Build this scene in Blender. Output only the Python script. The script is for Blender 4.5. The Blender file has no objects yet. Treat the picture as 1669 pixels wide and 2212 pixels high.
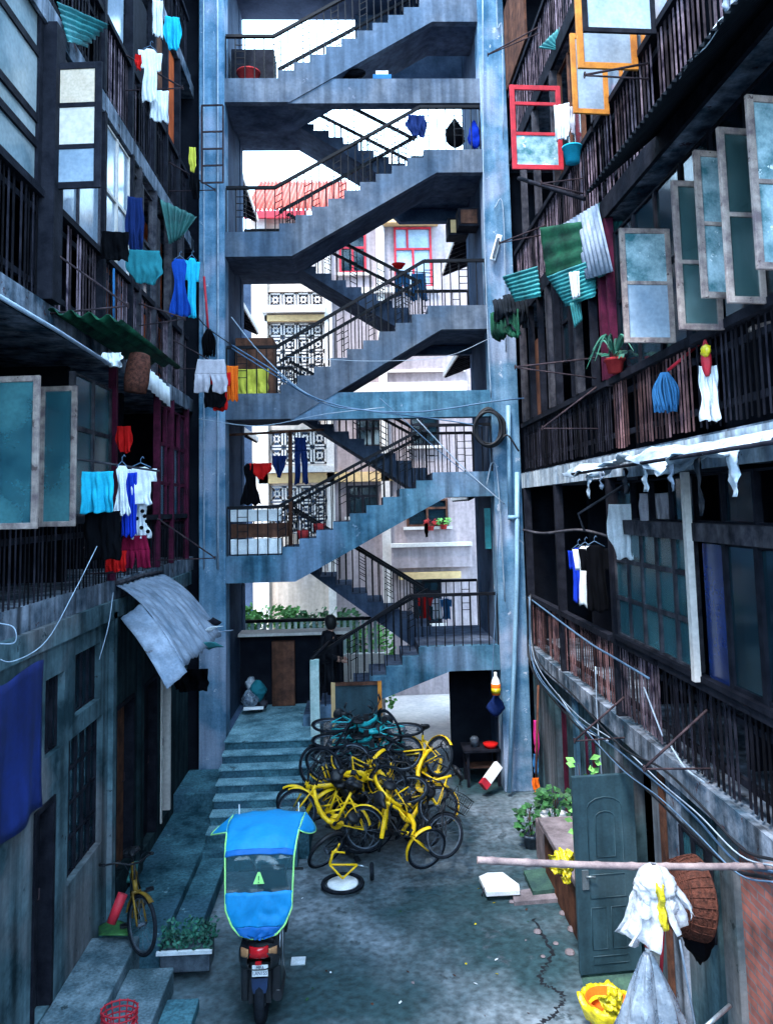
import bpy, math, random
from math import sin, cos, pi, radians, sqrt
from mathutils import Vector as V, Matrix, Euler, noise as mnoise
from mathutils.geometry import tessellate_polygon
random.seed(7)
SC = bpy.context.scene
COL = SC.collection
# ---------------------------------------------------------------- camera
FPX, PW, PH, PCY, CZ = 1700.0, 1669.0, 2212.0, 932.85, 5.1
CR = V((0.99907649, -0.03655379, -0.02258289))
CU = V((0.01895852, -0.096628, 0.99513999))
CB = V((-0.03855828, -0.99464911, -0.09584575))
cam = bpy.data.cameras.new('camera'); camo = bpy.data.objects.new('camera', cam); COL.objects.link(camo)
camo.matrix_world = Matrix(((CR.x, CU.x, CB.x, 0), (CR.y, CU.y, CB.y, 0), (CR.z, CU.z, CB.z, CZ), (0, 0, 0, 1)))
cam.sensor_width = 36; cam.sensor_fit = 'AUTO'; cam.lens = 36 * FPX / PH
cam.shift_y = -(PH / 2 - PCY) / PH; cam.clip_start = 0.1; cam.clip_end = 3000
SC.camera = camo
# ---------------------------------------------------------------- light
SUN_EL, SUN_AZ = radians(62), radians(215)          # azimuth clockwise from +y
w = bpy.data.worlds.new('World'); SC.world = w; w.use_nodes = True
nt = w.node_tree
sky = nt.nodes.new('ShaderNodeTexSky'); sky.sky_type = 'NISHITA'; sky.sun_disc = False
sky.sun_elevation = SUN_EL; sky.sun_rotation = SUN_AZ; sky.air_density = 1.0; sky.dust_density = 1.0; sky.ozone_density = 2.0
nt.nodes['Background'].inputs['Strength'].default_value = 0.15
cl = nt.nodes.new('ShaderNodeMixRGB'); cl.inputs[0].default_value = 0.72; cl.inputs[2].default_value = (4.3, 6.7, 8.9, 1)   # thick even cloud over the blue
nt.links.new(sky.outputs[0], cl.inputs[1]); nt.links.new(cl.outputs[0], nt.nodes['Background'].inputs['Color'])
sl = bpy.data.lights.new('sun', 'SUN'); sl.energy = 1.0; sl.angle = radians(12); sl.color = (1, 0.93, 0.85)
so = bpy.data.objects.new('sun', sl); COL.objects.link(so)
sd = V((sin(SUN_AZ) * cos(SUN_EL), cos(SUN_AZ) * cos(SUN_EL), sin(SUN_EL)))
so.rotation_euler = sd.to_track_quat('Z', 'Y').to_euler(); so.location = (0, 0, 40)
vs = SC.view_settings; vs.view_transform = 'Standard'; vs.look = 'None'; vs.exposure = 3.1; vs.gamma = 1; vs.use_curve_mapping = False
# ---------------------------------------------------------------- pixel -> point on a real plane (photo measured 1669 x 2212)
def ray(px, py): return CR * (px - PW / 2) - CU * (py - PCY) - CB * FPX
CAM = V((0, 0, CZ))
def ax(px, py, x): d = ray(px, py); return CAM + d * (x / d.x)
def ay(px, py, y): d = ray(px, py); return CAM + d * (y / d.y)
def az(px, py, z): d = ray(px, py); return CAM + d * ((z - CZ) / d.z)
# ---------------------------------------------------------------- materials
MATS = {}
def M(name, c1, c2=None, scale=3.0, rough=0.8, bump=0.0, streak=0.0, island=0.0, metal=0.0, spec=0.3, trans=0.0, c3=None, fine=0.12, bscale=None, alpha=1.0, sheen=0.0, emis=0.0, flake=None, crack=0.0):
    if name in MATS: return MATS[name]
    if rough >= .7 and spec == 0.3: spec = 0.05        # dusty, matt surfaces
    m = bpy.data.materials.new(name); m.use_nodes = True; n = m.node_tree.nodes; l = m.node_tree.links
    b = n['Principled BSDF']; b.inputs['Roughness'].default_value = rough; b.inputs['Metallic'].default_value = metal
    b.inputs['Specular IOR Level'].default_value = spec
    if trans: b.inputs['Transmission Weight'].default_value = trans
    if alpha < 1: b.inputs['Alpha'].default_value = alpha
    if sheen: b.inputs['Sheen Weight'].default_value = sheen
    c2 = c2 or tuple(x * 0.6 for x in c1)
    tc = n.new('ShaderNodeTexCoord')
    ns = n.new('ShaderNodeTexNoise'); ns.inputs['Scale'].default_value = scale; ns.inputs['Detail'].default_value = 8; ns.inputs['Roughness'].default_value = 0.62
    l.new(tc.outputs['Object'], ns.inputs['Vector'])
    rp = n.new('ShaderNodeValToRGB'); rp.color_ramp.elements[0].position = 0.36; rp.color_ramp.elements[1].position = 0.64
    rp.color_ramp.elements[0].color = (*c2, 1); rp.color_ramp.elements[1].color = (*c1, 1)
    l.new(ns.outputs[0], rp.inputs[0]); out = rp.outputs[0]
    def mixmul(a, fac_socket, lo, hi):
        mr = n.new('ShaderNodeMapRange'); mr.inputs['From Min'].default_value = 0.3; mr.inputs['From Max'].default_value = 0.7
        mr.inputs['To Min'].default_value = lo; mr.inputs['To Max'].default_value = hi; l.new(fac_socket, mr.inputs['Value'])
        mx = n.new('ShaderNodeVectorMath'); mx.operation = 'SCALE'; l.new(a, mx.inputs[0]); l.new(mr.outputs[0], mx.inputs['Scale']); return mx.outputs[0]
    if c3:
        n3 = n.new('ShaderNodeTexNoise'); n3.inputs['Scale'].default_value = scale * 0.45; n3.inputs['Detail'].default_value = 6
        mp3 = n.new('ShaderNodeMapping'); mp3.inputs['Location'].default_value = (7, 3, 11); l.new(tc.outputs['Object'], mp3.inputs[0]); l.new(mp3.outputs[0], n3.inputs['Vector'])
        r3 = n.new('ShaderNodeValToRGB'); r3.color_ramp.elements[0].position = 0.5; r3.color_ramp.elements[1].position = 0.62; l.new(n3.outputs[0], r3.inputs[0])
        mx = n.new('ShaderNodeMixRGB'); mx.inputs[2].default_value = (*c3, 1); l.new(r3.outputs[0], mx.inputs[0]); l.new(out, mx.inputs[1]); out = mx.outputs[0]
    if flake:       # chipped, peeling or newly patched spots with a hard outline
        nf = n.new('ShaderNodeTexNoise'); nf.inputs['Scale'].default_value = flake[1]; nf.inputs['Detail'].default_value = 9; nf.inputs['Roughness'].default_value = 0.7
        mpf = n.new('ShaderNodeMapping'); mpf.inputs['Location'].default_value = (3, 17, 5); l.new(tc.outputs['Object'], mpf.inputs[0]); l.new(mpf.outputs[0], nf.inputs['Vector'])
        rf = n.new('ShaderNodeValToRGB'); rf.color_ramp.elements[0].position = flake[2]; rf.color_ramp.elements[1].position = flake[2] + .02; l.new(nf.outputs[0], rf.inputs[0])
        mxf = n.new('ShaderNodeMixRGB'); mxf.inputs[2].default_value = (*flake[0], 1); l.new(rf.outputs[0], mxf.inputs[0]); l.new(out, mxf.inputs[1]); out = mxf.outputs[0]
    if crack:
        vo = n.new('ShaderNodeTexVoronoi'); vo.feature = 'DISTANCE_TO_EDGE'; vo.inputs['Scale'].default_value = crack
        nd = n.new('ShaderNodeTexNoise'); nd.inputs['Scale'].default_value = 2.5; nd.inputs['Detail'].default_value = 5; l.new(tc.outputs['Object'], nd.inputs['Vector'])
        av = n.new('ShaderNodeMixRGB'); av.blend_type = 'ADD'; av.inputs[0].default_value = .45; l.new(tc.outputs['Object'], av.inputs[1]); l.new(nd.outputs[1], av.inputs[2]); l.new(av.outputs[0], vo.inputs['Vector'])
        rc = n.new('ShaderNodeValToRGB'); rc.color_ramp.elements[0].position = .004; rc.color_ramp.elements[1].position = .016; rc.color_ramp.elements[0].color = (.12, .12, .12, 1); l.new(vo.outputs['Distance'], rc.inputs[0])
        mc = n.new('ShaderNodeMixRGB'); mc.blend_type = 'MULTIPLY'; rk = n.new('ShaderNodeMapRange'); rk.inputs['From Min'].default_value = .48; rk.inputs['From Max'].default_value = .6; nk = n.new('ShaderNodeTexNoise'); nk.inputs['Scale'].default_value = .5; l.new(tc.outputs['Object'], nk.inputs['Vector']); l.new(nk.outputs[0], rk.inputs[0]); l.new(rk.outputs[0], mc.inputs[0]); l.new(out, mc.inputs[1]); l.new(rc.outputs[0], mc.inputs[2]); out = mc.outputs[0]
    if streak:
        mp = n.new('ShaderNodeMapping'); mp.inputs['Scale'].default_value = (7, 7, 0.5); l.new(tc.outputs['Object'], mp.inputs[0])
        n2 = n.new('ShaderNodeTexNoise'); n2.inputs['Scale'].default_value = 1.0; n2.inputs['Detail'].default_value = 5; l.new(mp.outputs[0], n2.inputs['Vector'])
        out = mixmul(out, n2.outputs[0], 1 - streak, 1 + 0.25 * streak)
    if fine:
        n4 = n.new('ShaderNodeTexNoise'); n4.inputs['Scale'].default_value = scale * 14; n4.inputs['Detail'].default_value = 3; l.new(tc.outputs['Object'], n4.inputs['Vector'])
        out = mixmul(out, n4.outputs[0], 1 - fine, 1 + fine)
    if island:
        g = n.new('ShaderNodeNewGeometry')
        mr = n.new('ShaderNodeMapRange'); mr.inputs['To Min'].default_value = 1 - island; mr.inputs['To Max'].default_value = 1 + island; l.new(g.outputs['Random Per Island'], mr.inputs['Value'])
        mx = n.new('ShaderNodeVectorMath'); mx.operation = 'SCALE'; l.new(out, mx.inputs[0]); l.new(mr.outputs[0], mx.inputs['Scale']); out = mx.outputs[0]
    l.new(out, b.inputs['Base Color'])
    if emis:
        l.new(out, b.inputs['Emission Color']); b.inputs['Emission Strength'].default_value = emis
    if bump:
        nb = n.new('ShaderNodeTexNoise'); nb.inputs['Scale'].default_value = bscale or scale * 6; nb.inputs['Detail'].default_value = 6; l.new(tc.outputs['Object'], nb.inputs['Vector'])
        bp = n.new('ShaderNodeBump'); bp.inputs['Strength'].default_value = bump; bp.inputs['Distance'].default_value = 0.02
        l.new(nb.outputs[0], bp.inputs['Height']); l.new(bp.outputs[0], b.inputs['Normal'])
    MATS[name] = m; return m
def brickmat(name, c1, c2, mortar, sc=1.0, vert_axis='x'):
    m = bpy.data.materials.new(name); m.use_nodes = True; n = m.node_tree.nodes; l = m.node_tree.links; b = n['Principled BSDF']; b.inputs['Roughness'].default_value = 0.9
    tc = n.new('ShaderNodeTexCoord'); sx = n.new('ShaderNodeSeparateXYZ'); cx = n.new('ShaderNodeCombineXYZ'); l.new(tc.outputs['Object'], sx.inputs[0])
    l.new(sx.outputs['Y' if vert_axis == 'x' else 'X'], cx.inputs[0]); l.new(sx.outputs['Z'], cx.inputs[1])
    nz = n.new('ShaderNodeTexNoise'); nz.inputs['Scale'].default_value = 6; l.new(tc.outputs['Object'], nz.inputs['Vector'])
    ad = n.new('ShaderNodeMixRGB'); ad.blend_type = 'ADD'; ad.inputs[0].default_value = 0.03; l.new(cx.outputs[0], ad.inputs[1]); l.new(nz.outputs[1], ad.inputs[2])
    br = n.new('ShaderNodeTexBrick'); br.inputs['Color1'].default_value = (*c1, 1); br.inputs['Color2'].default_value = (*c2, 1); br.inputs['Mortar'].default_value = (*mortar, 1)
    br.inputs['Scale'].default_value = sc; br.inputs['Brick Width'].default_value = 0.24; br.inputs['Row Height'].default_value = 0.07; br.inputs['Mortar Size'].default_value = 0.008
    l.new(ad.outputs[0], br.inputs['Vector'])
    n2 = n.new('ShaderNodeTexNoise'); n2.inputs['Scale'].default_value = 5; n2.inputs['Detail'].default_value = 8; l.new(tc.outputs['Object'], n2.inputs['Vector'])
    mr = n.new('ShaderNodeMapRange'); mr.inputs['From Min'].default_value = 0.3; mr.inputs['From Max'].default_value = 0.7; mr.inputs['To Min'].default_value = 0.35; mr.inputs['To Max'].default_value = 1.2; l.new(n2.outputs[0], mr.inputs[0])
    mx = n.new('ShaderNodeVectorMath'); mx.operation = 'SCALE'; l.new(br.outputs[0], mx.inputs[0]); l.new(mr.outputs[0], mx.inputs['Scale']); l.new(mx.outputs[0], b.inputs['Base Color'])
    bp = n.new('ShaderNodeBump'); bp.inputs['Strength'].default_value = 0.6; bp.inputs['Distance'].default_value = 0.01; l.new(br.outputs[1], bp.inputs['Height']); bp.invert = True; l.new(bp.outputs[0], b.inputs['Normal'])
    MATS[name] = m; return m
# ---------------------------------------------------------------- mesh builder
class MB:
    def __init__(s): s.v = []; s.f = []; s.sm = []
    def add(s, vs_, fs, smooth=False):
        o = len(s.v); s.v += [V(p) for p in vs_]; s.f += [tuple(i + o for i in f) for f in fs]; s.sm += [smooth] * len(fs); return s
    def box(s, a, b):
        x0, x1 = sorted((a[0], b[0])); y0, y1 = sorted((a[1], b[1])); z0, z1 = sorted((a[2], b[2]))
        return s.add([(x0,y0,z0),(x1,y0,z0),(x1,y1,z0),(x0,y1,z0),(x0,y0,z1),(x1,y0,z1),(x1,y1,z1),(x0,y1,z1)],
              [(0,3,2,1),(4,5,6,7),(0,1,5,4),(1,2,6,5),(2,3,7,6),(3,0,4,7)])
    def obox(s, c, mat3, size):          # oriented box: columns of mat3 are its axes
        c = V(c); a, b, d = [V(mat3[i]) * (size[i] / 2) for i in range(3)]
        p = [c + a * i + b * j + d * k for k in (-1, 1) for j, i in ((-1, -1), (-1, 1), (1, 1), (1, -1))]
        return s.add(p, [(0,3,2,1),(4,5,6,7),(0,1,5,4),(1,2,6,5),(2,3,7,6),(3,0,4,7)])
    def beam(s, p, q, w, h, up=(0, 0, 1)):
        p = V(p); q = V(q); d = (q - p); L = d.length; d.normalize(); up = V(up)
        if abs(d.dot(up)) > 0.98: up = V((0, 1, 0)) if abs(d.y) < 0.9 else V((1, 0, 0))
        r = d.cross(up).normalized(); u = r.cross(d)
        return s.obox((p + q) / 2, (d, r, u), (L, w, h))
    def tube(s, pts, r, n=8, cap=True, closed=False):
        pts = [V(p) for p in pts]; N = len(pts); rs = r if isinstance(r, (list, tuple)) else [r] * N
        ring = []; prev = None
        for i, p in enumerate(pts):
            if closed: t = pts[(i + 1) % N] - pts[i - 1]
            else: t = pts[min(i + 1, N - 1)] - pts[max(i - 1, 0)]
            if t.length < 1e-9: t = V((0, 0, 1))
            t.normalize()
            if prev is None:
                a = V((0, 0, 1)) if abs(t.z) < 0.9 else V((1, 0, 0)); u = t.cross(a).normalized()
            else:
                u = prev - t * prev.dot(t)
                u = u.normalized() if u.length > 1e-6 else t.orthogonal().normalized()
            prev = u; v = t.cross(u)
            ring.append([p + (u * cos(2 * pi * k / n) + v * sin(2 * pi * k / n)) * rs[i] for k in range(n)])
        vs_ = [p for rg in ring for p in rg]; fs = []
        for i in range(N if closed else N - 1):
            j = (i + 1) % N
            for k in range(n): fs.append((i * n + k, i * n + (k + 1) % n, j * n + (k + 1) % n, j * n + k))
        s.add(vs_, fs, n > 4)
        if cap and not closed: 
            o = len(s.v) - N * n
            s.f += [tuple(o + k for k in range(n))[::-1], tuple(o + (N - 1) * n + k for k in range(n))]; s.sm += [False, False]
        return s
    def lathe(s, prof, c=(0, 0, 0), n=16, axis=(0, 0, 1), smooth=True):
        c = V(c); ax_ = V(axis).normalized(); u = ax_.orthogonal().normalized(); v = ax_.cross(u); vs_ = []; fs = []
        for r, h in prof: vs_ += [c + ax_ * h + (u * cos(2 * pi * k / n) + v * sin(2 * pi * k / n)) * max(r, 1e-4) for k in range(n)]
        for i in range(len(prof) - 1):
            for k in range(n): fs.append((i * n + k, i * n + (k + 1) % n, (i + 1) * n + (k + 1) % n, (i + 1) * n + k))
        return s.add(vs_, fs, smooth)
    def prism(s, poly, o, u, v, d):      # polygon (a,b) in plane o + a*u + b*v, extruded along vector d
        o, u, v, d = V(o), V(u), V(v), V(d); P = [o + u * a + v * b for a, b in poly]; n = len(P)
        tri = tessellate_polygon([[V((a, b, 0)) for a, b in poly]])
        fs = [tuple(t) for t in tri] + [tuple(i + n for i in t[::-1]) for t in tri] + [(i, (i + 1) % n, (i + 1) % n + n, i + n) for i in range(n)]
        return s.add(P + [p + d for p in P], fs)
    def grid(s, fn, nu, nv, th=0.006, smooth=True):   # surface fn(u,v) -> point, closed with thickness
        P = [[V(fn(i / nu, j / nv)) for i in range(nu + 1)] for j in range(nv + 1)]
        def nrm(i, j):
            a = P[j][min(i + 1, nu)] - P[j][max(i - 1, 0)]; b = P[min(j + 1, nv)][i] - P[max(j - 1, 0)][i]; c = a.cross(b)
            return c.normalized() if c.length > 1e-12 else V((0, 0, 1))
        W_ = nu + 1; vs_ = [p for r in P for p in r] + [P[j][i] - nrm(i, j) * th for j in range(nv + 1) for i in range(nu + 1)]
        B = W_ * (nv + 1); fs = []
        for j in range(nv):
            for i in range(nu):
                a = j * W_ + i; fs.append((a, a + 1, a + 1 + W_, a + W_)); fs.append((a + B, a + W_ + B, a + 1 + W_ + B, a + 1 + B))
        for i in range(nu):
            a = i; fs.append((a, a + B, a + 1 + B, a + 1)); a = nv * W_ + i; fs.append((a, a + 1, a + 1 + B, a + B))
        for j in range(nv):
            a = j * W_; fs.append((a, a + W_, a + W_ + B, a + B)); a = j * W_ + nu; fs.append((a, a + B, a + W_ + B, a + W_))
        return s.add(vs_, fs, smooth)
    def xform(s, mtx): s.v = [mtx @ p for p in s.v]; return s
    def join(s, o): return s.add(o.v, [tuple(f) for f in o.f]) if not any(o.sm) else s._j(o)
    def _j(s, o):
        k = len(s.v); s.v += o.v; s.f += [tuple(i + k for i in f) for f in o.f]; s.sm += o.sm; return s
    def build(s, name, mat, parent=None, local=False, label=None, cat=None, group=None, kind=None, bevel=0.0):
        if parent is not None:
            org = V((0, 0, 0)) if local else V(parent['_o'])
        elif local: org = V((0, 0, 0))
        else:
            xs = [p.x for p in s.v]; ys = [p.y for p in s.v]; zs = [p.z for p in s.v]
            org = V(((min(xs) + max(xs)) / 2, (min(ys) + max(ys)) / 2, min(zs)))
        me = bpy.data.meshes.new(name); me.from_pydata([p - org for p in s.v], [], s.f)
        me.polygons.foreach_set('use_smooth', s.sm); me.update()
        me.materials.append(mat if not isinstance(mat, str) else MATS[mat])
        o = bpy.data.objects.new(name, me); COL.objects.link(o)
        o['_o'] = tuple(org)
        if parent is not None: o.parent = parent
        else: o.location = org
        if bevel:
            md = o.modifiers.new('bevel', 'BEVEL'); md.width = bevel; md.segments = 2; md.limit_method = 'ANGLE'
        tag(o, label, cat, group, kind); return o
def tag(o, label=None, cat=None, group=None, kind=None):
    if cat and not kind: kind = 'thing'
    for k, x in (('label', label), ('category', cat), ('group', group), ('kind', kind)):
        if x: o[k] = x
    return o
def thing(name, label, cat, loc=(0, 0, 0), group=None):
    o = bpy.data.objects.new(name, None); COL.objects.link(o); o.location = loc; o.empty_display_size = 0.1; o['_o'] = tuple(loc)
    return tag(o, label, cat, group)
def copy_tree(o, parent=None):
    c = o.copy(); COL.objects.link(c)
    if parent is not None: c.parent = parent
    for ch in list(o.children): copy_tree(ch, c)
    return c
def nz(x, y, z=0.0): return mnoise.noise(V((x, y, z)))
def corr(p0, pu, pv, waves, amp, sag=0.0, th=0.004, jag=0.0, seed=0, curl=0.0):   # corrugated sheet: ridges run along v
    p0, pu, pv = V(p0), V(pu), V(pv); eu = pu - p0; ev = pv - p0; n = eu.cross(ev).normalized()
    def fn(u, v):
        vv = v
        if jag and v > 0.7: vv = v - (v - 0.7) / 0.3 * jag * (0.5 + 0.5 * nz(u * 5, seed * 3.1))
        return p0 + eu * u + ev * vv + n * (amp * sin(2 * pi * waves * u) - sag * 4 * v * (1 - v) + curl * v * v * nz(u * 2, v * 2, seed) )
    return MB().grid(fn, waves * 6, 6 if (sag or jag or curl) else 2, th)
# ---------------------------------------------------------------- palette
M('concrete', (0.145, 0.172, 0.222), (0.06, 0.082, 0.122), 1.3, 0.85, 0.35, streak=0.5, c3=(0.07, 0.105, 0.16), flake=((.16, .19, .26), 3.2, .66))
M('concrete_teal', (0.095, 0.215, 0.315), (0.028, 0.09, 0.15), 1.6, 0.85, 0.4, streak=0.6, c3=(0.14, 0.22, 0.33), flake=((.20, .29, .40), 3.2, .65))
M('pillar_paint', (0.17, 0.29, 0.42), (0.05, 0.14, 0.24), 2.4, 0.8, 0.35, streak=0.4, c3=(0.26, 0.32, 0.44), flake=((.40, .45, .56), 4.5, .63))
M('concrete_shaded', (0.075, 0.10, 0.155), (0.03, 0.045, 0.08), 1.6, 0.9, 0.3, streak=0.4)  # darker copy of the concrete: shade under the flights put into the colour
M('step_tread', (0.19, 0.34, 0.40), (0.06, 0.14, 0.18), 3.0, 0.8, 0.4, fine=0.35, flake=((.05, .09, .11), 4, .62))  # paler than the risers: light from above put into the tread colour
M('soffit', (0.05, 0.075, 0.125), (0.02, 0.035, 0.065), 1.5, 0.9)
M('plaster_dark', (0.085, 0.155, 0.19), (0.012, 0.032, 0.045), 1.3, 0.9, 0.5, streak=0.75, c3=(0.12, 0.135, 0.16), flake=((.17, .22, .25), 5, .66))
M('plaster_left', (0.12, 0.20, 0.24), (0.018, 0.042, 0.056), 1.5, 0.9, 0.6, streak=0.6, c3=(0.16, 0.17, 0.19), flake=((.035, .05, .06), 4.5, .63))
M('plaster_far_dark', (0.03, 0.055, 0.065), (0.008, 0.016, 0.022), 1.5, 0.9, 0.5, streak=0.7, flake=((.06, .09, .10), 5, .66))  # far part of the left wall, darker than the near part
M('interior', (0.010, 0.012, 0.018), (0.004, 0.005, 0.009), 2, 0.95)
M('slab_edge', (0.27, 0.31, 0.39), (0.035, 0.065, 0.10), 2.6, 0.9, 0.6, streak=0.8, flake=((.08, .05, .06), 5, .62))
M('slab_white', (0.70, 0.78, 0.86), (0.20, 0.28, 0.38), 2.0, 0.9, 0.5, streak=0.7, flake=((.10, .07, .09), 6, .64))
M('slat', (0.23, 0.17, 0.205), (0.022, 0.016, 0.03), 5, 0.75, 0.2, streak=0.6, island=0.95)
M('slat_red', (0.19, 0.10, 0.10), (0.05, 0.028, 0.035), 5, 0.75, 0.2, streak=0.5, island=0.9)
M('slat_dark', (0.022, 0.021, 0.03), (0.005, 0.005, 0.009), 5, 0.8, 0.2, streak=0.4, island=0.8)
M('wood_dark', (0.018, 0.019, 0.028), (0.006, 0.007, 0.012), 6, 0.75, 0.2, streak=0.3)
M('wood_grey', (0.09, 0.085, 0.10), (0.025, 0.026, 0.038), 6, 0.85, 0.3, streak=0.6)
M('wood_cream', (0.42, 0.34, 0.31), (0.16, 0.12, 0.13), 9, 0.8, 0.3, streak=0.5, flake=((.10, .07, .07), 9, .62))
M('wood_brown', (0.16, 0.07, 0.045), (0.06, 0.03, 0.025), 5, 0.8, 0.2, streak=0.5)
M('wood_orange', (0.62, 0.24, 0.035), (0.38, 0.13, 0.02), 5, 0.6, 0.1)
M('paint_red', (0.50, 0.018, 0.035), (0.28, 0.012, 0.025), 6, 0.6, 0.1)
M('maroon', (0.085, 0.012, 0.035), (0.03, 0.006, 0.015), 5, 0.7)
M('black_iron', (0.006, 0.007, 0.011), (0.003, 0.0035, 0.006), 8, 0.55, spec=0.1)
M('rust_iron', (0.06, 0.04, 0.045), (0.02, 0.016, 0.022), 9, 0.8, 0.2)
M('glass_teal', (0.035, 0.13, 0.16), (0.012, 0.06, 0.085), 2.5, 0.18, spec=0.5, c3=(0.06, 0.19, 0.22), alpha=0.8)
M('glass_haze', (0.20, 0.27, 0.31), (0.10, 0.16, 0.20), 1.5, 0.25, spec=0.5, c3=(0.28, 0.33, 0.36))
M('glass_murk', (0.045, 0.095, 0.10), (0.02, 0.05, 0.058), 3.0, 0.22, spec=0.5, c3=(0.09, 0.15, 0.16), alpha=0.72)
M('glass_dark', (0.01, 0.03, 0.045), (0.005, 0.014, 0.022), 2.0, 0.1, spec=0.6, alpha=0.8)
M('glass_frost', (0.34, 0.42, 0.52), (0.20, 0.27, 0.36), 2.0, 0.15, spec=0.6)
M('glass_worn', (0.40, 0.55, 0.62), (0.04, 0.14, 0.17), 4.5, 0.12, spec=0.6, flake=((.75, .82, .86), 5, .60))
M('glass_blue', (0.01, 0.03, 0.14), (0.006, 0.016, 0.07), 2, 0.2, spec=0.5)
M('sheet_green', (0.03, 0.16, 0.15), (0.015, 0.07, 0.075), 3, 0.6, 0.2, streak=0.4)
M('sheet_moss', (0.015, 0.10, 0.055), (0.01, 0.03, 0.025), 3, 0.7, 0.2, streak=0.5)
M('sheet_teal', (0.04, 0.32, 0.34), (0.02, 0.13, 0.15), 3, 0.55, 0.1, streak=0.5)
M('sheet_dark', (0.012, 0.016, 0.022), (0.005, 0.007, 0.011), 3, 0.8, 0.3)
M('sheet_grey', (0.30, 0.35, 0.45), (0.15, 0.20, 0.28), 2.6, 0.7, 0.3, streak=0.4, flake=((.12, .10, .11), 5, .66))
M('cream', (0.62, 0.50, 0.42), (0.50, 0.40, 0.34), 0.8, 0.85, c3=(0.48, 0.42, 0.41), streak=.25)
M('cream_band', (0.62, 0.43, 0.22), (0.52, 0.34, 0.17), 0.8, 0.85)
M('white_paint', (0.66, 0.61, 0.58), (0.52, 0.47, 0.45), 1.5, 0.8)
M('mauve_wall', (0.40, 0.33, 0.345), (0.30, 0.25, 0.27), 0.9, 0.85, streak=.3)
M('roof_tile', (0.50, 0.12, 0.09), (0.33, 0.07, 0.06), 4, 0.8, 0.2)
M('brick_orange', (0.50, 0.10, 0.03), (0.25, 0.05, 0.02), 3, 0.85, 0.3)
M('ground', (0.165, 0.20, 0.235), (0.012, 0.036, 0.048), 0.9, 0.5, 0.5, c3=(0.022, 0.05, 0.06), bscale=14, fine=0.45, flake=((.05, .07, .085), 2.6, .62))
M('ground_far', (0.60, 0.50, 0.46), (0.44, 0.38, 0.37), 0.8, 0.9, 0.2)
M('step', (0.06, 0.15, 0.19), (0.010, 0.036, 0.052), 2.0, 0.8, 0.4, c3=(0.035, 0.085, 0.12), fine=0.35, flake=((.13, .22, .26), 5, .64))
M('board_beige', (0.62, 0.50, 0.40), (0.48, 0.36, 0.27), 3, 0.8)
M('door_blue', (0.030, 0.068, 0.09), (0.016, 0.040, 0.056), 2.5, 0.5, 0.15, spec=0.3, c3=(0.04, 0.075, 0.095), streak=.4)
brickmat('brick_wall', (0.42, 0.13, 0.10), (0.24, 0.075, 0.065), (0.17, 0.14, 0.15), 1.0)
# ---------------------------------------------------------------- ground
g = MB(); g.box((-150, -60, -0.5), (150, 17.2, 0.0)); g.build('courtyard_ground', 'ground', kind='structure')
g = MB(); g.box((-150, 17.2, -0.5), (150, 200, -0.004)); g.build('rear_yard_ground', 'ground_far', kind='structure')
YF = 14.5
# raised walk on the left: ledges + steps
M('ledge_stone', (0.15, 0.205, 0.245), (0.04, 0.075, 0.098), 2.4, 0.8, 0.4, c3=(0.05, 0.085, 0.105), fine=0.35, flake=((.03, .05, .06), 4, .63))
g = MB(); g.box((-3.05, 4.0, 0), (-2.52, 9.4, 0.40)); g.box((-2.52, 4.0, 0), (-2.05, 9.0, 0.27)); g.build('stone_ledge', 'ledge_stone', kind='structure', bevel=0.015)
g = MB(); g.box((-2.05, 4.0, 0), (-1.72, 8.7, 0.12)); g.box((-3.05, 9.4, 0), (-2.30, 13.3, 0.30)); g.box((-2.30, 9.6, 0), (-1.95, 11.95, 0.2))
g.build('stone_ledge', 'step', kind='structure', bevel=0.015)
g = MB()
ys = [13.75, 13.48, 13.2, 12.93, 12.66, 12.4, 12.1]
for i, yy in enumerate(ys):
    z = 1.25 - 0.14 * i
    g.box((-2.3, yy + .02, 0), (-0.80, 17.2 if i == 0 else ys[i - 1] + .02, z - .03))
g.box((-2.42, 11.8, 0), (-0.95, 12.1, 0.28))
g.box((-3.05, 13.3, 0), (-2.3, 14.5, .58))
g.build('entrance_steps', 'step', kind='structure', bevel=0.012)
g = MB()
for i, yy in enumerate(ys): g.box((-2.31, yy, 1.25 - 0.14 * i - .03), (-0.79, 17.2 if i == 0 else ys[i - 1] + .018, 1.25 - 0.14 * i))
g.build('entrance_step_treads', 'step_tread', kind='structure', bevel=0.008)
# ---------------------------------------------------------------- stair tower
LL = [1.25, 4.28, 7.26, 10.35, 13.4]; RL = [2.57, 5.73, 8.88, 11.95, 15.02]
XL0, XL1, XR0, XR1 = -2.40, -1.38, 1.40, 2.53
YM, YB = 15.72, 17.0
st = thing('stair_tower', 'open concrete stair tower with zigzag flights between two tall pillars', 'stairwell', (0, YF, 0))
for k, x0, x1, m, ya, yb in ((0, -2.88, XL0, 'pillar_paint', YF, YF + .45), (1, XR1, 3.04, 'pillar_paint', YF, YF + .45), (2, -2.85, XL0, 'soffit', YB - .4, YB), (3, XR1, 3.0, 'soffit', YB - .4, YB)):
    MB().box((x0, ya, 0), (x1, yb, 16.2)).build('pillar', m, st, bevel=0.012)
def flight_poly(xa, za, xb, zb, n, xl, xr, dl, dr, cxl, cxr):
    # stepped top from (xa,za) up to (xb,zb); includes landing beams out to xl / xr
    p = [(xl, za)]
    run = (xb - xa) / (n - 1); ris = (zb - za) / n
    x, z = xa, za
    for i in range(n):
        p.append((x, z)); z += ris; p.append((x, z)); x += run if i < n - 1 else 0
    p.append((xr, zb)); p.append((xr, zb - dr)); p.append((cxr, zb - dr)); p.append((cxl, za - dl)); p.append((xl, za - dl))
    return p
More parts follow.
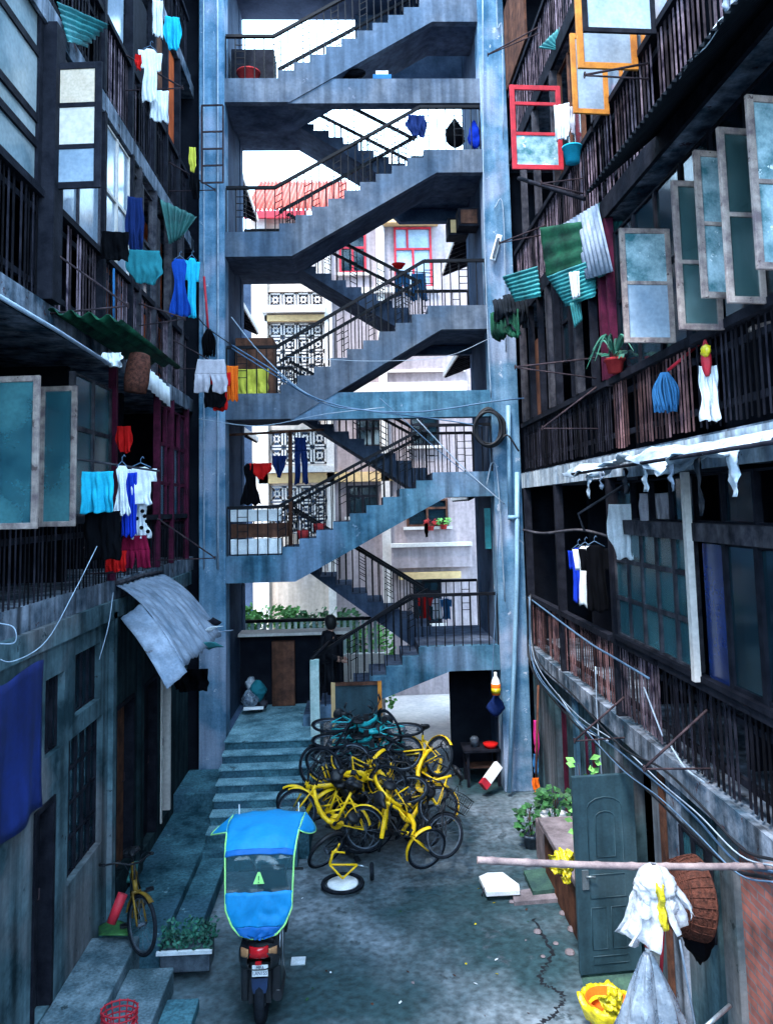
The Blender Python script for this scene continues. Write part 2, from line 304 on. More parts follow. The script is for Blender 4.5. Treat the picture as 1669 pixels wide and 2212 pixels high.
def baluster_rail(pts, h, name, hb=True, thick=0.055, drop=0.0, sp=0.155):
    # pts: foot polyline; posts vertical, black handrail above
    post = MB(); L = []
    for a, b in zip(pts[:-1], pts[1:]):
        a, b = V(a), V(b); n = max(1, int((b - a).length / sp)); 
        for i in range(n): L.append(a + (b - a) * (i / n))
    L.append(V(pts[-1]))
    for i, p in enumerate(L):
        post.beam(p - V((0, 0, 0.06)), p + V((0, 0, h)), 0.02, 0.02)
        if hb and i % 4 == 1 and i + 1 < len(L):
            q = L[i + 1]
            for t in (0.35, 0.5, 0.65, 0.8): post.beam(p + V((0, 0, h * t)), q + V((0, 0, h * t)), 0.014, 0.014)
    r = post.build('railing', 'black_iron', st)
    hr = MB()
    for a, b in zip(pts[:-1], pts[1:]): hr.beam(V(a) + V((0, 0, h)), V(b) + V((0, 0, h)), 0.07, thick)
    hr.build('handrail', 'black_iron', r)
for k in range(5):
    a, b = LL[k], RL[k]; xr0 = 1.06 if k == 0 else XR0; n = 9 if k == 0 else 10
    m = 'concrete' if k >= 2 else 'concrete_teal'
    if k == 0:
        run = 0.3; n = 8; poly = flight_poly(xr0 - run * (n - 1), a, xr0, b, n, xr0 - run * (n - 1) - .02, XR1, 0.0, 0.44, xr0 - run * (n - 1) + .25, 1.62)
    else:
        poly = flight_poly(XL1, a, xr0, b, n, XL0, XR1, 0.48, 0.46, -1.15, 1.64)
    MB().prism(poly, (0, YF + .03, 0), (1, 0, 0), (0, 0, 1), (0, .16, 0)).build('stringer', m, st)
    MB().prism(poly, (0, YF + .19, 0), (1, 0, 0), (0, 0, 1), (0, YM - YF - .19, 0)).build('front_flight', 'concrete_shaded', st)  # flight body in the concrete with shade painted in
    if k < 4:
        # back flight: from right landing b up-left to left landing LL[k+1]
        c = LL[k + 1]; n2 = 10
        poly = flight_poly(-XR0 - .02, b, -XL1 + .02, c, n2, -XR1, -XL0, 0.3, 0.3, -1.15, 1.15)
        MB().prism([(-x, z) for x, z in poly], (0, YM + .06, 0), (1, 0, 0), (0, 0, 1), (0, YB - YM - .06, 0)).build('back_flight', 'concrete_shaded', st)
    # railings on the front flight (outer edge, inner edge)
    if k > 0:
        f = [(XL0 + .02, YF + .08, a), (XL1 - .08, YF + .08, a), (xr0 - .05, YF + .08, b), (XR1 - .02, YF + .08, b)]
        baluster_rail(f, 0.88, 'r')
        baluster_rail([(XL1 - .1, YM - .07, a), (xr0 - .02, YM - .07, b)], 0.82, 'r')
    else:
        f = [(-0.78, YF + .06, 1.55), (0.9, YF + .06, b), (XR1 - .02, YF + .06, b)]
        baluster_rail(f, 0.92, 'r', hb=False)
        baluster_rail([(-0.9, YM - .07, 1.5), (xr0 + .3, YM - .07, b + .1)], 0.82, 'r')
    if k < 4:
        c = LL[k + 1]
        baluster_rail([(XR0 - .05, YB - .07, b), (XL1 + .05, YB - .07, c)], 0.85, 'r')
        baluster_rail([(XR0 - .05, YM + .14, b), (XL1 + .05, YM + .14, c)], 0.85, 'r')
    baluster_rail([(XR0 - .05, YB - .05, b), (XR1 - .02, YB - .05, b)], 0.95, 'r')
    if k > 0: baluster_rail([(XL0 + .02, YB - .05, a), (XL1 + .05, YB - .05, a)], 0.9, 'r', hb=False)
# full-width beams
for z in (LL[4], LL[2]):
    MB().box((-1.2, YF + .05, z - .5), (XR1, YF + .3, z - .003)).build('cross_beam', 'concrete' if z > 10 else 'concrete_teal', st)
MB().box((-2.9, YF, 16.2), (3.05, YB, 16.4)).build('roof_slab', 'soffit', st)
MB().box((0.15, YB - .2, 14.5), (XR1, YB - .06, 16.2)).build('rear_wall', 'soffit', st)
for z, dp, x0 in ((RL[3], .6, .75), (RL[2], .5, .9)):
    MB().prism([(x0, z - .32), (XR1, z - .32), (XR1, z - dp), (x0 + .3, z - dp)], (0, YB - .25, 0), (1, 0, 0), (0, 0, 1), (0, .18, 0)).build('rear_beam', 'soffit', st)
# side walls of the stair hall
for z0, z1 in ((LL[0], 16.2),):
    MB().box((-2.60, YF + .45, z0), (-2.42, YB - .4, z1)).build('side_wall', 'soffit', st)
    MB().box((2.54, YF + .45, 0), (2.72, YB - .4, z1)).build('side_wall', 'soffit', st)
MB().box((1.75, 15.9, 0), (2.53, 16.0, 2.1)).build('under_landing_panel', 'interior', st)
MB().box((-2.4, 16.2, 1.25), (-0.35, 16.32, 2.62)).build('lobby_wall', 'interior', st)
MB().box((-2.4, 15.95, 2.62), (-0.2, 16.45, 2.68)).build('lobby_ledge', 'white_paint', st)
# ---------------------------------------------------------------- rear building
YR = 22.0
rb = thing('rear_apartment', 'cream and white apartment block with red tiled roof seen through the open stair tower', 'building', (0, YR, 0))
def wall_cells(mb, a0, a1, z0, z1, ops, mk):
    A = sorted({a0, a1, *[o[0] for o in ops], *[o[1] for o in ops]}); Z = sorted({z0, z1, *[o[2] for o in ops], *[o[3] for o in ops]})
    A = [a for a in A if a0 <= a <= a1]; Z = [z for z in Z if z0 <= z <= z1]
    for p, q in zip(A[:-1], A[1:]):
        run = None
        for r, s_ in zip(Z[:-1], Z[1:]):
            cx_, cz_ = (p + q) / 2, (r + s_) / 2
            if any(o[0] < cx_ < o[1] and o[2] < cz_ < o[3] for o in ops):
                if run: mk(mb, p, q, *run); run = None
            else: run = (run[0], s_) if run else (r, s_)
        if run: mk(mb, p, q, *run)
def rx(px): return ay(px, 1000, YR).x
def rz(py, px=800): return ay(px, py, YR).z
wops = [(rx(862), rx(945), rz(622), rz(492)), (rx(740), rx(800), rz(590), rz(505)), (rx(875), rx(964), rz(1140), rz(1080)), (rx(750), rx(815), rz(1115), rz(1048)), (rx(770), rx(840), rz(965), rz(905)), (rx(885), rx(945), rz(1350), rz(1245)), (rx(888), rx(950), rz(965), rz(895))]
lat = [(rx(582), rx(706), rz(y1), rz(y0)) for y0, y1 in ((628, 660), (694, 850), (925, 1000), (1045, 1150))]
m_ = MB(); wall_cells(m_, rx(545), rx(720), 0, rz(470), lat, lambda b, p, q, r, s_: b.box((p, YR, r), (q, YR + .25, s_))); m_.build('lattice_wall', 'cream', rb)
m_ = MB(); wall_cells(m_, rx(720), rx(1090), 0, rz(455), wops, lambda b, p, q, r, s_: b.box((p, YR + .02, r), (q, YR + .25, s_))); m_.build('facade', 'mauve_wall', rb)
MB().box((rx(545) - 3, YR + 1.2, 0), (rx(1200), YR + 1.4, rz(470))).build('inner_wall', 'soffit', rb)
for x0, x1, y0, y1, m, pr in ((570, 708, 661, 676, 'white_paint', .25), (575, 706, 680, 693, 'cream_band', .12), (545, 720, 1005, 1018, 'white_paint', .25), (560, 900, 1019, 1040, 'cream_band', .12), (706, 1010, 830, 850, 'white_paint', .3), (835, 960, 460, 490, 'cream_band', .35), (835, 1010, 800, 806, 'white_paint', .1), (840, 1010, 1175, 1183, 'white_paint', .3), (840, 1010, 1184, 1228, 'mauve_wall', .2), (855, 985, 1238, 1252, 'cream_band', .3), (705, 880, 625, 636, 'white_paint', .2)):
    MB().box((rx(x0), YR - pr, rz(y1)), (rx(x1), YR + .01, rz(y0))).build('band', m, rb)
for x0, x1 in ((822, 840), (706, 722), (555, 580)):
    MB().box((rx(x0), YR - .12, 0), (rx(x1), YR + .012, rz(470))).build('pilaster', 'white_paint', rb)
for i, (x0, x1, z0, z1) in enumerate(wops):
    fm = 'paint_red' if i < 2 else ('wood_brown' if i in (2,) else 'wood_dark'); b = 0.06; f = MB(); y0, y1 = YR - .03, YR + .09
    f.box((x0, y0, z0), (x1, y1, z0 + b)).box((x0, y0, z1 - b), (x1, y1, z1)).box((x0, y0, z0 + b), (x0 + b, y1, z1 - b)).box((x1 - b, y0, z0 + b), (x1, y1, z1 - b))
    zm = z0 + (z1 - z0) * .62; f.box((x0 + b, y0 + .01, zm), (x1 - b, y1 - .01, zm + b)); xm = (x0 + x1) / 2
    f.box((xm - b / 2, y0 + .012, z0 + b), (xm + b / 2, y1 - .012, zm)); f.box((x0 + (x1 - x0) * .33, y0 + .012, zm + b), (x0 + (x1 - x0) * .33 + b, y1 - .012, z1 - b))
    w_ = f.build('window', fm, rb)
    MB().box((x0 + b, YR + .02, z0 + b), (x1 - b, YR + .04, z1 - b)).build('pane', 'glass_frost' if i == 0 else 'glass_dark', w_)
    MB().box((x0 - .1, YR - .12, z0 - .08), (x1 + .1, YR + .015, z0 - .002)).build('sill', 'white_paint', w_)
for (x0, x1, z0, z1) in lat:
    f = MB(); nx = 4; sx_ = (x1 - x0) / nx; nzz = max(1, round((z1 - z0) / sx_)); sz = (z1 - z0) / nzz; y0, y1 = YR + .05, YR + .15
    for i in range(nx):
        for j in range(nzz):
            cx_, cz_ = x0 + (i + .5) * sx_, z0 + (j + .5) * sz; hx, hz = sx_ / 2 - .02, sz / 2 - .02
            t = .045
            f.box((cx_ - hx, y0, cz_ - hz), (cx_ + hx, y1, cz_ - hz + t)).box((cx_ - hx, y0, cz_ + hz - t), (cx_ + hx, y1, cz_ + hz)).box((cx_ - hx, y0, cz_ - hz), (cx_ - hx + t, y1, cz_ + hz)).box((cx_ + hx - t, y0, cz_ - hz), (cx_ + hx, y1, cz_ + hz))
            for a in range(4):
                dx, dz = ((1, 0), (-1, 0), (0, 1), (0, -1))[a]
                pts = [(cx_ + dx * hx * q[0] + dz * hx * q[1], y0 + .05, cz_ + dz * hz * q[0] + dx * hz * q[1]) for q in ((.95, -.8), (.45, -.45), (.3, 0), (.45, .45), (.95, .8))]
                for p, q in zip(pts[:-1], pts[1:]): f.beam(p, q, .045, .09, up=(0, 1, 0))
            for dx, dz in ((1, 1), (-1, 1), (1, -1), (-1, -1)): f.beam((cx_ + dx * hx * .42, y0 + .05, cz_ + dz * hz * .42), (cx_ + dx * hx * .95, y0 + .05, cz_ + dz * hz * .95), .05, .09, up=(0, 1, 0))
    f.build('lattice', 'white_paint', rb)
# tiled roof on the left half
zr0, zr1 = rz(468, 640), rz(376, 640) + 1.3
f = MB(); ev = V((rx(535), YR - .5, zr0)); 
roof = corr((rx(535), YR - .5, zr0), (rx(760), YR - .5, zr0), (rx(535), YR + 3.5, zr1), 24, .05)
roof.build('roof', 'roof_tile', rb)
for j in range(14):
    pass
MB().box((rx(535), YR - .52, zr0 - .22), (rx(670), YR - .42, zr0 - .02)).build('fascia', 'paint_red', rb)
# ---------------------------------------------------------------- wings beyond the stair
for sgn, eaves in ((-1, ((-2.47, 12.7), (-2.47, 9.7), (-2.5, 6.9))), (1, ((2.33, 11.2), (2.3, 8.5), (2.4, 5.3)))):
    t = thing('rear_wing', ('left' if sgn < 0 else 'right') + ' side wing with timber eaves running back beyond the stair tower', 'building', (sgn * 3.1, 19.5, 0))
    x = sgn * 3.05
    MB().box((x, 17.05, 0), (x + sgn * .2, 20.2, 13.1 if sgn < 0 else 11.6)).build('wall', 'mauve_wall', t)
    for ex, ez in eaves:
        e = MB().prism([(x, ez + .28), (ex, ez), (ex, ez + .05), (x, ez + .34)], (0, 17.1, 0), (1, 0, 0), (0, 0, 1), (0, 3.1, 0)).build('eave', 'white_paint', t)
        for i in range(9): MB().beam((x, 17.25 + i * .35, ez + .22), (ex + sgn * .01, 17.25 + i * .35, ez - .06), .06, .08).build('rafter', 'wood_dark', e)
        MB().beam((ex, 17.1, ez), (ex, 20.15, ez), .03, .12).build('fascia', 'white_paint', e)
    for i in range(2):
        for zz in (eaves[i][1] - 2.2,): MB().box((x - sgn * .02, 17.4 + i * 1.2, zz), (x, 18.3 + i * 1.2, zz + 1.5)).build('window', 'glass_dark', t)

# unseen block added behind the viewer to hold back frontal sky light
eb = thing('unseen_end_block', 'unseen dark block added behind the viewpoint to cut frontal sky light', 'building', (0, -4.5, 0))
MB().box((-8, -5.2, 0), (8, -4.5, 6.5)).build('wall', 'plaster_dark', eb)
for i in range(2):
    for x in (-2.2, 0, 2.2): MB().box((x - .5, -4.52, 1 + 3 * i), (x + .5, -4.49, 2.6 + 3 * i)).build('window', 'glass_dark', eb)
# ---------------------------------------------------------------- the two tenement wings
A0 = 3.05
def tube_between(pts, r, n=6): return MB().tube(pts, r, n)
def rail(b, s, y0, y1, z0, z1, mat, pitch=0.105, wid=0.030, name='railing', topm='wood_dark', back=None, jit=0.3):
    r = random.Random(int(y0 * 100 + z0 * 1000)); m = MB(); y = y0
    while y < y1:
        wv = wid * (1 + jit * r.uniform(-1, 1)); t = r.uniform(-.006, .006); zz = r.uniform(-.03, .0)
        if r.random() > .05: m.box((s * (A0 + .014 + t), y, z0 + zz), (s * (A0 + .022 + t), min(y + wv, y1), z1 - r.uniform(0, .012)))
        y += pitch
    o = m.build(name, mat, b)
    h = MB().box((s * (A0 - .03), y0, z1), (s * (A0 + .07), y1, z1 + .075)); h.box((s * (A0 + .037), y0, z0 + .12), (s * (A0 + .08), y1, z0 + .18)); h.box((s * (A0 + .037), y0, z1 - .16), (s * (A0 + .08), y1, z1 - .1))
    h.build('handrail', topm, o)
    if back: MB().box((s * (A0 + .1), y0, z0), (s * (A0 + .13), y1, z1 - .02)).build('backing_board', back, o)
    return o
def post(b, s, y, z0, z1, m, w=.09, d=.1, a=A0): return MB().box((s * (a - .04), y - w / 2, z0), (s * (a - .04 + d), y + w / 2, z1)).build('post', m, b)
def fixwin(b, s, y0, y1, z0, z1, ny, nzr, fm, gm, a=A0, t=.05, rows=None, miss=()):
    f = MB(); xa, xb = s * (a + .0), s * (a + .06); ysz = (y1 - y0) / ny
    for i in range(ny + 1):
        y = y0 + i * ysz; f.box((xa, y - t / 2, z0), (xb, y + t / 2, z1))
    zs = rows or [z0 + (z1 - z0) * j / nzr for j in range(nzr + 1)]
    for z in zs:
        for i in range(ny): f.box((s * (a + .006), y0 + i * ysz + t / 2, max(z0, z - t / 2)), (s * (a + .054), y0 + (i + 1) * ysz - t / 2, min(z1, z + t / 2)))
    o = f.build('window', fm, b)
    g_ = MB()
    for i in range(ny):
        for j in range(len(zs) - 1):
            if (i, j) in miss: continue
            tt = random.uniform(-.006, .006)
            g_.box((s * (a + .028 + tt), y0 + i * ysz + .01, zs[j] + .01), (s * (a + .033 + tt), y0 + (i + 1) * ysz - .01, zs[j + 1] - .01))
    g_.build('pane', gm, o); return o
def sash(b, s, hinge, outer, fm, gms, rows=(0.5,), t=.05, depth_off=.04, thick=.035, name='casement', xh=None):
    # open leaf: hinge = (px, py_top, py_bottom) on the wall plane, outer = (px_top, py_top, px_bottom, py_bottom)
    xh = xh or A0 - .02
    T = ax(hinge[0], hinge[1], s * xh); B = ax(hinge[0], hinge[2], s * xh); y = (T.y + B.y) / 2; T.y = B.y = y
    OT = ay(outer[0], outer[1], y - depth_off); OB = ay(outer[2], outer[3], y - depth_off)
    zt, zb = (T.z + OT.z) / 2, (B.z + OB.z) / 2; xo = (OT.x + OB.x) / 2
    e = V((xo - s * xh, -depth_off, 0)); L = e.length; e.normalize(); n = V((0, 0, 1)).cross(e); H = zt - zb
    o_ = V((s * xh, y, zb)); f = MB(); ex = (e, V((0, 0, 1)), n)
    def bar(u0, u1, v0, v1, th=thick): f.obox(o_ + e * ((u0 + u1) / 2) + V((0, 0, (v0 + v1) / 2)), ex, (u1 - u0, v1 - v0, th))
    bar(0, t, 0, H); bar(L - t, L, 0, H); bar(t, L - t, 0, t, thick - .004); bar(t, L - t, H - t, H, thick - .004)
    for r in rows: bar(t, L - t, H * r - t * .35, H * r + t * .35, thick - .006)
    o = f.build(name, fm, b, bevel=.004)
    vs_ = [0] + [H * r for r in rows] + [H]
    for i in range(len(vs_) - 1):
        g_ = MB(); g_.obox(o_ + e * (L / 2) + V((0, 0, (vs_[i] + vs_[i + 1]) / 2)), ex, (L - .06, vs_[i + 1] - vs_[i] - .03, .006))
        gm = gms[i % len(gms)]
        if gm: g_.build('pane', gm, o)
    return o
def shell(b, s, floors, roof, ybeg, yend):
    for z in floors:
        MB().box((s * A0, ybeg, z - .24), (s * 4.7, yend, z)).build('floor_slab', 'slab_edge', b)
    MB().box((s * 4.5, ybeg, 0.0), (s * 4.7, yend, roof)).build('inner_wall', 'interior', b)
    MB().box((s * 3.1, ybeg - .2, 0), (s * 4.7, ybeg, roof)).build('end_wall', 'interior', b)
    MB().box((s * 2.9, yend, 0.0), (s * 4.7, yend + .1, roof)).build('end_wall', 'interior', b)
    MB().box((s * 2.75, ybeg, roof), (s * 4.9, yend, roof + .2)).build('roof', 'sheet_dark', b)
    for zi, z in enumerate(floors):        # partition walls between the rooms
        for k, y in enumerate((4.0, 7.4, 9.9, 12.2)):
            zt = floors[zi + 1] - .24 if zi + 1 < len(floors) else roof
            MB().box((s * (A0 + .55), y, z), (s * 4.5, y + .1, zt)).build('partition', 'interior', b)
# ======================= LEFT
lb = thing('tenement_building', 'dark timber tenement wing on the left with slatted balconies and stacked windows', 'building', (-3.6, 8.5, 0))
LF = [4.28, 7.2, 10.3, 13.4]
shell(lb, -1, LF, 15.6, 2.5, 14.85)
# ground-floor wall with openings
def wl(y0, y1, z0, z1): return (y0, y1, z0, z1)
ops = [(7.72, 8.22, .42, 2.35), (8.6, 9.7, 1.3, 2.75), (10.15, 11.0, .6, 2.7), (11.35, 12.2, .45, 2.7), (12.45, 13.05, .45, 2.6), (7.95, 8.45, 2.75, 3.5), (8.75, 9.6, 2.95, 3.6)]
mk_ = lambda b_, p, q, r, s_: b_.box((-3.25, p, r), (-3.05, q, s_))
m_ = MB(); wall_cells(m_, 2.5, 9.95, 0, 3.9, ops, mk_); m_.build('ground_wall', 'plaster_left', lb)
m_ = MB(); wall_cells(m_, 9.95, 14.4, 0, 3.9, ops, mk_); m_.build('ground_wall', 'plaster_far_dark', lb)
for i, (p, q, r, s_) in enumerate(ops):
    if i in (1, 5, 6): fixwin(lb, -1, p, q, r, s_, 5 if i == 1 else 4, 4 if i == 1 else 1, 'wood_dark', 'glass_dark', a=3.12, t=.03)
    else:
        d = MB().box((-3.2, p + .06, r), (-3.16, q - .06, s_ - .05)).build('door', 'wood_dark' if i != 2 else 'wood_brown', lb)
        fr = MB(); fr.box((-3.16, p, r), (-3.03, p + .06, s_)).box((-3.16, q - .06, r), (-3.03, q, s_)).box((-3.158, p + .06, s_ - .05), (-3.032, q - .06, s_)); fr.build('door_frame', 'wood_dark' if i < 4 else 'white_paint', d)
        hd = MB().tube([(-3.15, q - .16, r + 1.0), (-3.12, q - .16, r + 1.02), (-3.12, q - .16, r + 1.12)], .008); hd.build('handle', 'rust_iron', d)
for y in (9.9, 11.15): MB().box((-3.06, y, .3), (-2.99, y + .14, 3.9)).build('pilaster', 'plaster_left' if y < 10 else 'plaster_far_dark', lb)
MB().box((-3.1, 2.5, 3.82), (-2.99, 14.4, 4.04)).build('lintel_band', 'plaster_left', lb)
# balcony rails
rail(lb, -1, 2.6, 14.3, 4.05, 5.0, 'slat_dark')
rail(lb, -1, 2.6, 7.72, 7.2, 8.22, 'slat_dark', pitch=.09); rail(lb, -1, 7.86, 10.6, 7.2, 8.22, 'slat', pitch=.10, wid=.034); rail(lb, -1, 10.7, 14.3, 7.2, 8.22, 'slat', pitch=.10, wid=.034)
rail(lb, -1, 2.6, 9.4, 10.3, 11.3, 'slat_dark'); rail(lb, -1, 9.5, 11.0, 10.3, 11.3, 'slat', pitch=.1); rail(lb, -1, 11.1, 14.3, 10.3, 11.3, 'slat_dark', pitch=.1)
rail(lb, -1, 2.6, 14.3, 13.4, 14.4, 'slat_dark')
for z in LF[1:]: MB().box((-3.055, 2.5, z - .26), (-3.02, 14.4, z - .01)).build('edge_board', 'slab_edge', lb)
MB().box((-3.15, 7.62, 7.2), (-2.93, 7.86, 10.06)).build('post', 'wood_dark', lb)
for y in (9.45, 10.65, 11.05, 11.9, 12.9, 13.8): post(lb, -1, y, 7.2, 10.06, 'wood_grey' if y > 11 else 'wood_dark', .09, .12)
for y in (9.4, 10.6, 11.8, 12.6, 13.5): post(lb, -1, y, 10.3, 13.16, 'wood_dark', .09, .12)
for y in (10.0, 12.2, 13.1, 14.25): post(lb, -1, y, 4.28, 6.96, 'maroon', .08, .1)
# level B windows
fixwin(lb, -1, 6.3, 8.5, 5.08, 6.2, 3, 1, 'wood_dark', 'glass_dark', a=3.12)
fixwin(lb, -1, 8.62, 9.9, 5.08, 6.66, 2, 2, 'wood_grey', 'glass_teal', rows=[5.08, 6.05, 6.66])
fixwin(lb, -1, 12.3, 14.2, 4.95, 6.8, 4, 3, 'maroon', 'glass_dark', miss=((0, 2), (1, 1), (2, 2), (1, 2)))
sash(lb, -1, (-35, 806, 1146), (94, 818, 74, 1141), 'wood_cream', ['glass_teal'], rows=())
sash(lb, -1, (86, 832, 1142), (170, 836, 160, 1133), 'wood_cream', ['glass_teal'], rows=())
# level C windows
fixwin(lb, -1, 5.6, 7.55, 8.3, 10.1, 2, 1, 'wood_dark', 'glass_haze', rows=[8.3, 8.72, ax(50, 215, -3.05).z, ax(50, 62, -3.05).z, 10.1], t=.08)
fixwin(lb, -1, 7.9, 9.4, 8.3, 10.0, 2, 1, 'wood_grey', 'glass_frost')
fixwin(lb, -1, 9.52, 10.6, 8.3, 10.0, 2, 2, 'white_paint', 'glass_frost')
sash(lb, -1, (108, 150, 414), (222, 118, 218, 404), 'wood_dark', ['glass_frost', 'white_paint', 'board_beige'] if 'board_beige' in MATS else ['glass_frost'], rows=(.33, .66), t=.07)
fixwin(lb, -1, 10.75, 11.85, 8.3, 9.9, 2, 2, 'wood_grey', 'glass_dark', miss=((0, 1), (1, 1)))
MB().box((-3.5, 10.8, 7.2), (-3.42, 13.9, 9.9)).build('brick_partition', 'brick_orange', lb)
for (y0, y1, z0, z1, m) in ((10.9, 11.3, 8.2, 9.6, 'wood_brown'), (11.95, 12.5, 8.3, 9.8, 'wood_grey'), (13.0, 13.7, 8.3, 10.0, 'wood_dark'), (12.0, 12.7, 11.4, 12.9, 'wood_brown'), (9.7, 10.4, 11.4, 13.0, 'glass_frost'), (10.7, 11.6, 11.4, 12.8, 'wood_dark'), (12.9, 13.4, 11.4, 13.1, 'brick_orange')):
    MB().box((-3.16, y0, z0), (-3.1, y1, z1)).build('wall_panel', m, lb)
fixwin(lb, -1, 6.5, 9.3, 11.4, 13.1, 4, 2, 'wood_dark', 'glass_teal')
# ======================= RIGHT
rbld = thing('tenement_building', 'dark timber tenement wing on the right with open casements and brown slats', 'building', (3.6, 8.5, 0))
RF = [2.6, 5.68, 8.75, 11.85]
shell(rbld, 1, RF, 15.4, 2.5, 14.85)
rail(rbld, 1, 2.6, 8.1, 2.66, 3.42, 'slat_dark', pitch=.09, wid=.04, topm='wood_dark'); rail(rbld, 1, 8.2, 9.6, 2.66, 3.42, 'slat', pitch=.085, wid=.04); rail(rbld, 1, 9.7, 14.3, 2.66, 3.42, 'slat_red', pitch=.09, wid=.032)
rail(rbld, 1, 2.6, 6.9, 5.75, 6.5, 'slat_dark', pitch=.09, wid=.03); rail(rbld, 1, 7.0, 9.2, 5.75, 6.5, 'slat_red', pitch=.09, wid=.034); rail(rbld, 1, 9.3, 14.3, 5.75, 6.5, 'slat_dark', pitch=.085)
rail(rbld, 1, 2.6, 9.3, 8.8, 9.75, 'slat', pitch=.10, wid=.034); rail(rbld, 1, 9.4, 14.3, 8.8, 9.75, 'slat', pitch=.10, wid=.034)
rail(rbld, 1, 2.6, 14.3, 11.9, 12.85, 'slat', pitch=.1)
MB().box((3.02, 8.8, 5.4), (3.06, 14.4, 5.66)).build('edge_board', 'slab_white', rbld)
MB().box((3.03, 2.6, 5.38), (3.06, 8.79, 5.66)).build('edge_board', 'slab_white', rbld)
MB().box((3.0, 2.5, 2.36), (3.055, 14.4, 2.6)).build('edge_board', 'slab_edge', rbld)
for z in RF[2:]: MB().box((3.01, 2.5, z - .26), (3.055, 14.4, z - .02)).build('edge_board', 'wood_dark', rbld)
MB().box((2.95, 7.04, 3.5), (3.01, 7.11, 5.36)).build('post', 'white_paint', rbld)
for y in (9.45, 12.0, 14.2): post(rbld, 1, y, 2.6, 5.4, 'wood_dark', .09, .12)
for y, wd_, m_ in ((9.05, .07, 'maroon'), (9.35, .1, 'maroon'), (9.8, .05, 'wood_dark'), (10.5, .12, 'wood_grey'), (10.75, .05, 'wood_dark'), (11.6, .08, 'wood_dark'), (12.0, .14, 'wood_grey'), (12.6, .05, 'wood_dark'), (13.3, .09, 'wood_dark'), (14.0, .12, 'wood_grey')): post(rbld, 1, y, 6.58, 8.5, m_, wd_, .1)
fixwin(rbld, 1, 10.8, 11.55, 7.2, 8.4, 2, 2, 'wood_dark', 'glass_dark', a=3.12)
MB().box((3.10, 12.7, 6.6), (3.14, 13.25, 7.9)).build('wall_panel', 'wood_brown', rbld)
for y in (8.0, 9.3, 11.2, 12.4, 13.4): post(rbld, 1, y, 9.83, 11.6, 'wood_grey', .1, .1)
# level 1
fixwin(rbld, 1, 7.2, 9.4, 3.55, 4.86, 5, 3, 'wood_grey', 'glass_teal', miss=((4, 2),), t=.045)
MB().box((3.07, 6.58, 3.55), (3.12, 7.0, 4.72)).build('blue_panel', 'glass_blue', rbld)
fixwin(rbld, 1, 4.4, 6.55, 3.55, 4.75, 4, 1, 'wood_dark', 'glass_dark', t=.07)
MB().box((3.0, 4.4, 4.74), (3.1, 9.4, 4.9)).build('frame_rail', 'wood_grey', rbld)
MB().box((3.0, 2.6, 3.5), (3.09, 9.4, 3.55)).build('sill', 'wood_dark', rbld)
fixwin(rbld, 1, 4.4, 9.4, 4.9, 5.34, 9, 1, 'wood_dark', 'glass_dark', a=3.09, t=.04, miss=((2, 0), (4, 0), (6, 0), (7, 0)))
# level 2 casements
sash(rbld, 1, (1450, 482, 733), (1336, 500, 1349, 752), 'wood_cream', ['glass_frost', 'glass_worn'], rows=(.52,))
sash(rbld, 1, (1551, 380, 704), (1458, 395, 1458, 727), 'wood_cream', ['glass_murk'], rows=(.45,))
sash(rbld, 1, (1570, 316, 640), (1494, 328, 1518, 655), 'wood_cream', ['glass_worn', 'glass_worn'], rows=(.5,), xh=3.0)
sash(rbld, 1, (1640, 240, 668), (1553, 302, 1566, 650), 'wood_cream', ['glass_murk', 'glass_murk'], rows=(.5,))
sash(rbld, 1, (1705, 190, 590), (1606, 213, 1637, 584), 'wood_cream', ['glass_worn', 'glass_worn'], rows=(.5,))
fixwin(rbld, 1, 5.2, 9.0, 6.6, 8.3, 6, 2, 'wood_dark', 'glass_dark', a=3.1)
# level 3
fixwin(rbld, 1, 9.5, 11.1, 9.85, 11.5, 3, 2, 'wood_brown', 'glass_dark', a=3.1, miss=((0, 0), (2, 1)))
fixwin(rbld, 1, 6.4, 9.2, 9.85, 11.5, 4, 2, 'wood_orange', 'glass_frost', a=3.1)
sash(rbld, 1, (1372, -40, 152), (1238, -40, 1248, 156), 'wood_orange', ['glass_frost'], rows=(), t=.07)
sash(rbld, 1, (1310, 60, 236), (1232, 82, 1236, 264), 'wood_orange', ['glass_frost'], rows=(), t=.06)
sash(rbld, 1, (1412, -60, 70), (1258, -60, 1254, 80), 'wood_dark', ['glass_frost'], rows=(), t=.05)
sash(rbld, 1, (1212, 176, 366), (1094, 186, 1112, 374), 'paint_red', ['glass_worn', None, None], rows=(.42, .78), t=.07)
# ground floor
ops = [(8.7, 9.5, 0.02, 2.12), (10.6, 11.3, 1.0, 2.0), (12.2, 12.9, .02, 2.05)]
m_ = MB(); wall_cells(m_, 7.2, 14.45, 0, 2.38, ops, lambda b_, p, q, r, s_: b_.box((3.1, p, r), (3.3, q, s_))); m_.build('ground_wall', 'plaster_dark', rbld)
MB().box((3.1, 5.0, 0), (3.3, 6.72, 2.38)).build('brick_wall', 'brick_wall', rbld)
MB().box((3.1, 2.5, 0), (3.3, 5.0, 2.38)).build('ground_wall', 'plaster_dark', rbld)
MB().box((3.04, 6.72, 0), (3.3, 6.98, 2.38)).build('pilaster', 'plaster_left', rbld)
MB().box((3.05, 7.9, 0), (3.3, 8.15, 2.38)).build('pilaster', 'slab_edge', rbld)
MB().box((3.07, 8.3, 0), (3.3, 8.42, 2.38)).build('pilaster', 'wood_brown', rbld)
MB().box((3.06, 9.6, 0), (3.3, 9.8, 2.38)).build('pilaster', 'slab_edge', rbld)
MB().box((3.05, 11.5, 0), (3.3, 11.65, 2.38)).build('pilaster', 'concrete_teal', rbld)
